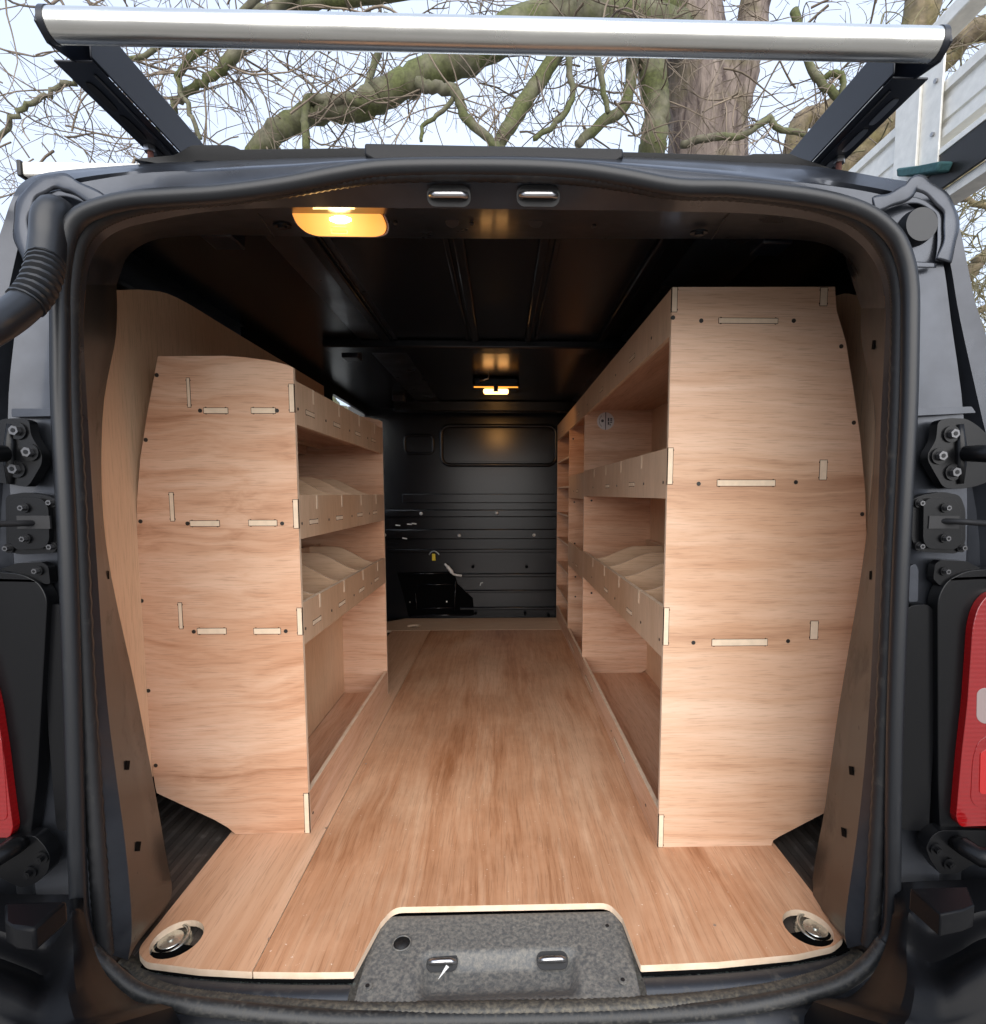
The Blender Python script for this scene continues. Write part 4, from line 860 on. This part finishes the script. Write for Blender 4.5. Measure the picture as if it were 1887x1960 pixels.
# ================================================================== ply wall linings
def lining(side, label):
    # curved sheet: straight along the cargo wall, bending outwards behind the rear pillar
    if side < 0:
        pth = [(-.79, 2.43), (-.79, 2.0), (-.79, 1.60), (-.792, 1.36), (-.794, 1.25), (-.790, 1.15), (-.772, 1.06), (-.745, .985)]
        top = [.478, .478, .478, .478, .455, .418, .386, .358]
    else:
        pth = [(.79, 3.2), (.79, 2.0), (.79, 1.50), (.788, 1.27), (.786, 1.18), (.780, 1.10), (.760, 1.03), (.733, .975)]
        top = [.47, .47, .47, .464, .432, .403, .377, .357]
    P = cat_spline([Vector((x, y, 0)) for x, y in pth], 4); T = cat_spline([Vector((t, 0, 0)) for t in top], 4)
    rows_ = [[Vector((p.x, p.y, -.64 + (t.x + .64) * k / 6)) for p, t in zip(P, T)] for k in range(7)]
    m_ = MB().grid(rows_); back = [[p + Vector((side * .005, .003, 0)) for p in r_] for r_ in rows_]; m_.grid(back)
    m_.grid([rows_[-1], back[-1]], 1)
    m_.grid([[r_[0] for r_ in rows_], [r_[0] for r_ in back]], 1)
    o = m_.build('wall_lining', ['lining', 'edge'], smooth=True, auto=50); o['label'] = label; o['category'] = 'wall lining'; o['group'] = 'plywood wall linings'
lining(-1, 'smooth pale plywood lining on the wall behind the shorter racking')
lining(1, 'smooth pale plywood lining on the wall behind the taller racking')

# ================================================================== roof rack
RK = thing('roof_rack', 'black roof rack with a polished roller tube above the rear doorway', 'roof rack', (0, 1.0, .50))
p0, p1 = Vector((-.537, .70, .5600)), Vector((.545, .70, .5600))
rt_ = MB().tube([p0.lerp(p1, k / 30) for k in range(31)], .0176, 40).build('roller_tube', 'tube', RK, smooth=True, auto=60)
for p, s_ in ((p0, -1), (p1, 1)):
    MB().cyl(p - Vector((s_ * .002, 0, 0)), (s_, 0, 0), .0186, .007, 40).build('end_cap', 'rack', RK, smooth=True, auto=40)
    x0, x1 = sorted((s_ * .570, s_ * .521)); xo = s_ * .570; xi = s_ * .521
    # bracket that carries the tube, then the side rail
    xb_ = (abs(p.x) + .009) * s_
    br = MB().prism([(xb_, .683, .552), (xb_, .70, .540), (xb_, .745, .5505), (xb_, .80, .5505), (xb_, .80, .606), (xb_, .74, .600), (xb_, .71, .580), (xb_, .688, .570)], (-s_ * .004, 0, 0), side=0)
    br.build('tube_bracket', 'rack', RK, bevel=.001)
    rl = MB()
    rl.box((min(xi, xi - s_ * .003), .735, .552), (max(xi, xi - s_ * .003), 3.4, .608))           # upright web towards the middle
    a_, b_ = sorted((xi, xo)); rl.box((a_, .735, .604), (b_, 3.4, .608)); rl.box((a_, .740, .5495), (b_, 3.4, .5525))
    r_o = rl.build('rail', 'rack', RK, bevel=.001)
    MB().tube([Vector((xi + s_ * .012, .76, .5485)), Vector((xi + s_ * .012, 1.1, .5485))], .0016, 6).build('rail_ridge', 'rack', r_o, smooth=True)
    for y in (.80, .862, .93):
        c = Vector((s_ * .553, y, .5490)); MB().prism([c + Vector((a * .006, b * .026, 0)) for a, b in rrect(-1, 1, -1, 1, .6, 4)], (0, 0, -.001), side=0).build('slot', 'steel' if s_ > 0 else 'matte', r_o)
    MB().cyl((s_ * .556, .905, .50), (0, 0, 1), .0045, .075, 10).build('clamp_bolt', 'rust', r_o, smooth=True, auto=40)
    MB().cyl((s_ * .556, .905, .540), (0, 0, 1), .009, .009, 6).build('nut', 'steel', r_o)
    for y in (1.1, 2.0, 2.9): MB().box((s_ * .545 - .03, y - .03, .49), (s_ * .545 + .03, y + .03, .552)).build('foot', 'rack', RK, bevel=.004)
for y in (1.35, 2.1, 2.9): MB().box((-.80, y - .03, .610), (.90, y + .03, .645)).build('cross_bar', 'alu', RK, bevel=.004)
# end of a pale cross profile that sticks out on the left
sb = MB().box((-.825, .985, .548), (-.56, 1.03, .571), 0).build('side_bar', 'alu', RK, bevel=.003)
MB().box((-.833, .983, .546), (-.8255, 1.032, .573)).build('end_cap', 'trim', sb, bevel=.002)

# ================================================================== aluminium ladder on the side of the rack
XL = .82
LD = thing('ladder', 'pale ribbed aluminium ladder strapped along the side of the roof rack', 'ladder', (XL, 1.2, .52))
k_ = XL / .66
def stile(z0, z1, ribs, y0=.60, y1=3.3, nm='stile'):
    pr = []                                    # profile in (x, z), ribbed on the face towards the van's middle
    h = z1 - z0
    for t, dx in ((0, 0), (.16, 0), (.18, .007), (.30, .007), (.32, .003), (.66, .003), (.68, .007), (.80, .007), (.82, 0), (1, 0)): pr.append((XL + dx, z0 + h * t))
    pr += [(XL + .03, z1), (XL + .03, z0)]
    MB().prism([Vector((x, y0, z)) for x, z in pr], (0, y1 - y0, 0), side=0).build(nm, 'alu', LD)
stile(.610 * k_ - .100, .610 * k_, 4)
MB().box((XL + .01, .62, .702 * k_ - .004), (XL + .05, 3.3, .702 * k_ + .026)).build('stile', 'alu', LD, bevel=.003)
for y in (.875, 1.15, 1.43, 1.7): 
    if y > 1: MB().box((XL + .012, y - .015, .58 * k_), (XL + .04, y + .015, .705 * k_)).build('rung', 'alu', LD)
# upright angle bracket with two screws
ya, yb = 1.022, 1.095
br = MB().box((XL - .006, ya, .603), (XL - .002, yb, .82)); br.box((XL - .012, yb - .026, .603), (XL - .0061, yb + .035, .79)); br = br.build('upright_bracket', 'alu', LD, bevel=.001)
for z in (.767, .673): MB().cyl((XL - .006, ya + .014, z), (-1, 0, 0), .004, .004, 8).build('screw', 'steel', br)
# lower rail and its dark underside
MB().box((XL - .004, .60, .505 * k_), (XL + .045, 3.3, .514 * k_)).build('lower_rail', 'alu', LD, bevel=.001)
MB().box((XL - .002, .60, .455 * k_), (XL + .004, 3.3, .5045 * k_)).build('lower_rail', 'trim', LD)
MB().box((XL + .006, .60, .440 * k_), (XL + .045, 3.3, .4545 * k_)).build('lower_rail', 'alu', LD)
tq = [ox(x, y, XL - .03) for x, y in ((1714, 322), (1760, 316), (1800, 308), (1792, 330), (1745, 338), (1715, 338))]
tb = MB().prism(tq, (.026, 0, 0), side=0).build('strap', 'teal', bevel=.004)
tb['label'] = 'folded teal strap tucked between the roof rack and the ladder'; tb['category'] = 'strap'

# ================================================================== trees behind the van
def wob(path, amp, n=6):
    p = cat_spline(path, n); return [q + Vector((random.gauss(0, amp), random.gauss(0, amp), random.gauss(0, amp))) for q in p]
LIMBS = []
def limb(tree, pts, w0, w1, mat='limb', amp=.012, seg=10, store=True):
    """pts (px, py, distance); w0, w1 width in picture pixels at either end"""
    p3 = [oy(x, y, d) for x, y, d in pts]; p = wob(p3, amp); n = len(p); d0, d1 = pts[0][2], pts[-1][2]
    rad = []
    for k in range(n):
        t = k / (n - 1); d = d0 + (d1 - d0) * t; rad.append((w0 + (w1 - w0) * t) / 2 * d / F * (1 + .045 * math.sin(k * .37 + w0) + random.uniform(-.025, .025)))
    MB().tube(p, rad, seg).build('limb', mat, tree, smooth=True)
    if store: LIMBS.append((p, rad))
random.seed(11)
DT = 6.2
base = oy(1352, 280, DT)
T1 = thing('tree', 'bare gnarled tree with a thick rough trunk and mossy contorted limbs', 'tree', (base.x, DT, GROUND))
def trunk(tree, pts, mat, nm='trunk', seg=22):
    p = cat_spline([Vector(q[:3]) for q in pts], 8); rr = cat_spline([Vector((q[3], 0, 0)) for q in pts], 8); m_ = MB(); ring = []
    m_.tube(p, [r_.x for r_ in rr], seg)
    ph = [random.uniform(0, 6.28) for _ in range(6)]
    for k, v in enumerate(m_.v):
        i = k // seg; 
        if i >= len(p): continue
        d = v - p[i]; a = math.atan2(d.y, d.x)
        m_.v[k] = p[i] + d * (1 + .05 * math.sin(3 * a + ph[0] + i * .1) + .035 * math.sin(7 * a + ph[1]) + .03 * math.sin(11 * a + ph[2] + i * .25) + random.uniform(-.012, .012))
    m_.build(nm, mat, tree, smooth=True)
def tp(x, y, d, r_): p = oy(x, y, d); return (p.x, p.y, p.z, r_)
trunk(T1, [(base.x, DT, GROUND - .1, .62), (base.x, DT, GROUND + .8, .47), (base.x, DT, 1.8, .42), tp(1355, 285, DT, .41), tp(1348, 200, DT, .40), tp(1330, 110, DT, .37), tp(1316, 20, DT, .33), tp(1310, -120, DT, .30), tp(1290, -320, DT, .22)], 'bark')
limb(T1, [(1385, 262, 6.0), (1405, 190, 5.95), (1428, 110, 5.9), (1442, 40, 5.9), (1462, -80, 5.9)], 62, 50, 'bark', .01, 14)
b2 = oy(1250, 290, 5.6)
limb(T1, [(1238, 330, 5.9), (1248, 285, 5.6), (1257, 225, 5.6), (1252, 170, 5.6), (1246, 120, 5.6), (1235, 40, 5.7), (1225, -60, 5.8)], 44, 46, 'limb', .006, 14)
MB().tube([oy(1310, 420, 6.0), oy(1275, 370, 5.95), oy(1238, 330, 5.9)], [.15, .14, .125], 10).build('limb', 'limb', T1, smooth=True)
limb(T1, [(1300, 60, 5.9), (1180, 28, 5.4), (1050, 30, 5.2), (894, 105, 5.1), (810, 142, 5.1), (735, 180, 5.1), (691, 203, 5.1), (606, 214, 5.1), (545, 241, 5.1), (501, 278, 5.1), (470, 330, 5.1)], 58, 30, 'limb', .010, 12)
limb(T1, [(700, 205, 5.05), (687, 193, 5.0), (623, 190, 5.0), (594, 190, 5.0), (586, 200, 5.0), (584, 240, 5.0), (588, 290, 5.0)], 20, 13, 'limb', .005)
limb(T1, [(800, 160, 5.0), (835, 169, 4.95), (871, 176, 4.9), (891, 224, 4.9), (938, 268, 4.9), (960, 300, 4.9)], 22, 14, 'limb', .006)
limb(T1, [(868, 190, 4.9), (835, 222, 4.9), (810, 240, 4.9), (806, 270, 4.9)], 9, 6, 'limb', .004)
limb(T1, [(1090, 40, 5.4), (1061, 108, 5.3), (1013, 180, 5.2), (973, 244, 5.1), (956, 275, 5.1), (950, 310, 5.1)], 28, 24, 'limb', .006)
limb(T1, [(740, 30, 5.4), (722, 105, 5.3), (698, 176, 5.2)], 14, 12, 'limb', .004)
limb(T1, [(1215, -40, 5.7), (1210, 110, 5.6), (1197, 200, 5.5), (1150, 236, 5.4), (1105, 278, 5.3)], 26, 15, 'limb', .006)
limb(T1, [(1110, -20, 5.3), (1090, 110, 5.2), (1095, 190, 5.2), (1060, 240, 5.2), (1020, 265, 5.2)], 14, 8, 'limb', .006)
limb(T1, [(1140, 60, 5.3), (1150, 150, 5.2), (1165, 215, 5.2)], 13, 9, 'limb', .006)
limb(T1, [(1290, 20, 6.0), (1120, -10, 5.6), (960, -60, 5.4)], 60, 40, 'limb', .01)
limb(T1, [(980, -40, 5.2), (690, -8, 5.0), (600, 5, 5.0), (500, 22, 5.0), (420, 40, 5.0)], 30, 14, 'limb', .01)
limb(T1, [(1000, -120, 5.4), (640, -60, 5.0), (455, 96, 4.8), (423, 134, 4.8), (374, 171, 4.8), (332, 203, 4.8), (300, 250, 4.8)], 22, 9, 'limb', .01)
limb(T1, [(600, -80, 4.9), (380, 95, 4.7), (345, 160, 4.7), (365, 215, 4.7), (385, 275, 4.7)], 12, 7, 'limb', .012)
limb(T1, [(430, 40, 4.7), (250, 110, 4.6), (142, 150, 4.6), (120, 160, 4.6), (78, 185, 4.6), (35, 214, 4.6), (0, 259, 4.6), (-40, 300, 4.6)], 9, 8, 'limb', .014)
limb(T1, [(1305, 276, 5.6), (1376, 262, 5.4), (1421, 260, 5.3), (1471, 227, 5.3), (1489, 245, 5.3), (1543, 257, 5.3), (1580, 270, 5.3)], 13, 9, 'limb', .006)
limb(T1, [(1520, 20, 5.6), (1548, 123, 5.5), (1576, 163, 5.5), (1613, 192, 5.5), (1640, 210, 5.5)], 15, 13, 'limb', .006)
limb(T1, [(1575, 150, 5.5), (1596, 140, 5.45), (1613, 150, 5.45), (1611, 185, 5.45)], 11, 11, 'limb', .004)
limb(T1, [(480, 310, 5.1), (540, 520, 5.4), (610, 730, 5.8), (650, 782, 6.0), (700, 800, 6.2), (760, 860, 6.4)], 24, 10, 'limb', .012)
limb(T1, [(600, 700, 5.8), (655, 790, 5.9), (690, 812, 6.0)], 8, 5, 'limb', .01)
t2b = oy(1600, 270, 7.2)
T2 = thing('tree', 'bare tree with a brown forked trunk and yellow lichen limbs behind the ladder', 'tree', (t2b.x, 7.2, GROUND))
trunk(T2, [(t2b.x - .5, 7.2, GROUND - .1, .34), (t2b.x - .45, 7.2, GROUND + 1.5, .26), (t2b.x - .35, 7.2, 1.6, .24), tp(1520, 285, 7.2, .13), tp(1580, 215, 7.2, .12), tp(1680, 150, 7.0, .13), tp(1748, 60, 6.9, .17), tp(1768, -20, 6.9, .19), tp(1780, -200, 6.9, .16)], 'limb_y')
limb(T2, [(1600, 345, 7.1), (1640, 300, 7.0), (1680, 262, 6.9), (1713, 217, 6.8), (1745, 165, 6.8), (1817, 108, 6.6), (1844, 70, 6.5), (1900, 48, 6.4), (2000, 30, 6.4)], 28, 40, 'limb_y', .008, 12)
for pts, a_, b_ in (([(1700, 420, 7.0), (1814, 361, 6.6), (1848, 338, 6.5), (1890, 316, 6.4), (1990, 280, 6.4)], 15, 18), ([(1760, 400, 6.8), (1820, 378, 6.5), (1887, 396, 6.3), (1960, 420, 6.3)], 9, 11), ([(1800, 620, 6.6), (1858, 521, 6.3), (1890, 485, 6.2), (1970, 440, 6.2)], 24, 20), ([(1820, 640, 6.5), (1880, 592, 6.2), (1960, 585, 6.2)], 12, 12), ([(1700, 300, 6.9), (1790, 250, 6.6), (1850, 280, 6.5), (1910, 260, 6.4)], 10, 8)):
    limb(T2, pts, a_, b_, 'limb_y', .008)
NT1 = len(LIMBS)
# twigs: wandering, drooping shoots from the limbs and from the crown above
rng = np.random.default_rng(5)
def shoots(spec, mat, tree, seed):
    rg = np.random.default_rng(seed); m_ = MB()
    def walk(p, d, length, r0, lvl, droop, curl):
        n = max(4, int(length / .085)); pts = [Vector(p)]; d = Vector(d).normalized(); step = length / n
        turn = Vector(rg.normal(0, 1, 3)) * curl
        for k in range(n):
            if rg.random() < .22: turn = Vector(rg.normal(0, 1, 3)) * curl
            d = (d + turn * .35 + Vector(rg.normal(0, .08, 3)) + Vector((0, 0, -droop))).normalized()
            pts.append(pts[-1] + d * step)
        m_.tube(pts, [max(.0022, r0 * (1 - .75 * k / n)) for k in range(n + 1)], 4 if lvl == 0 else 3, cap=False)
        if lvl < 2:
            for _ in range(int(rg.integers(2, 6) if lvl == 0 else rg.integers(0, 3))):
                k = int(rg.integers(1, n)); dd = (pts[k] - pts[k - 1]).normalized() + Vector(rg.normal(0, .75, 3))
                walk(pts[k], dd, length * rg.uniform(.25, .6), r0 * .62, lvl + 1, droop, curl)
    for (x0, x1, y0, y1, d0, d1, n, ln, r0, droop, curl) in spec:
        for _ in range(n):
            p = oy(rg.uniform(x0, x1), rg.uniform(y0, y1), rg.uniform(d0, d1)); d = Vector(rg.normal(0, 1, 3)); d.y *= .7; d.z *= .8
            walk(p, d, ln * rg.uniform(.5, 1.4), r0 * rg.uniform(.6, 1.4), 0, droop, curl)
    return m_, walk, rg
spec1 = [(-80, 420, -60, 320, 4.2, 6.0, 42, 1.4, .0100, .02, .28), (380, 800, -60, 300, 4.6, 6.6, 27, 1.4, .0095, .03, .28), (760, 1020, -60, 290, 4.6, 6.6, 17, 1.2, .0088, .05, .3),
         (1000, 1260, -80, 260, 4.6, 6.4, 62, 1.0, .0095, .08, .35), (1240, 1460, -60, 280, 5.0, 5.8, 16, .9, .0085, .03, .35), (1440, 1700, -60, 320, 5.0, 6.6, 30, 1.1, .0092, .03, .38),
         (-80, 300, 250, 430, 4.4, 6.0, 16, 1.0, .0085, .02, .25)]
m_, walk, rg = shoots(spec1, 'twig', T1, 3)
for p, rad in LIMBS[:NT1 - 8]:
    for _ in range(int(len(p) * .25)):
        k = int(rg.integers(2, len(p) - 1)); walk(p[k], Vector(rg.normal(0, 1, 3)), rg.uniform(.5, 1.4), min(.009, rad[k] * .3), 0, .04, .3)
m_.build('twigs', 'twig', T1, smooth=True, kind='stuff')
spec2 = [(1640, 1980, -60, 300, 5.8, 7.2, 60, 1.0, .009, .02, .35), (1780, 1990, 330, 720, 5.4, 7.4, 150, .9, .010, .02, .35)]
m_, walk, rg = shoots(spec2, 'twig_y', T2, 9)
m_.build('twigs', 'twig_y', T2, smooth=True, kind='stuff')
# what shows through the side window: the same kind of twigs, further along
spec3 = [(560, 760, 650, 860, 5.5, 8.0, 40, 1.0, .02, .0, .3)]
# dark evergreen far beyond, low on the right
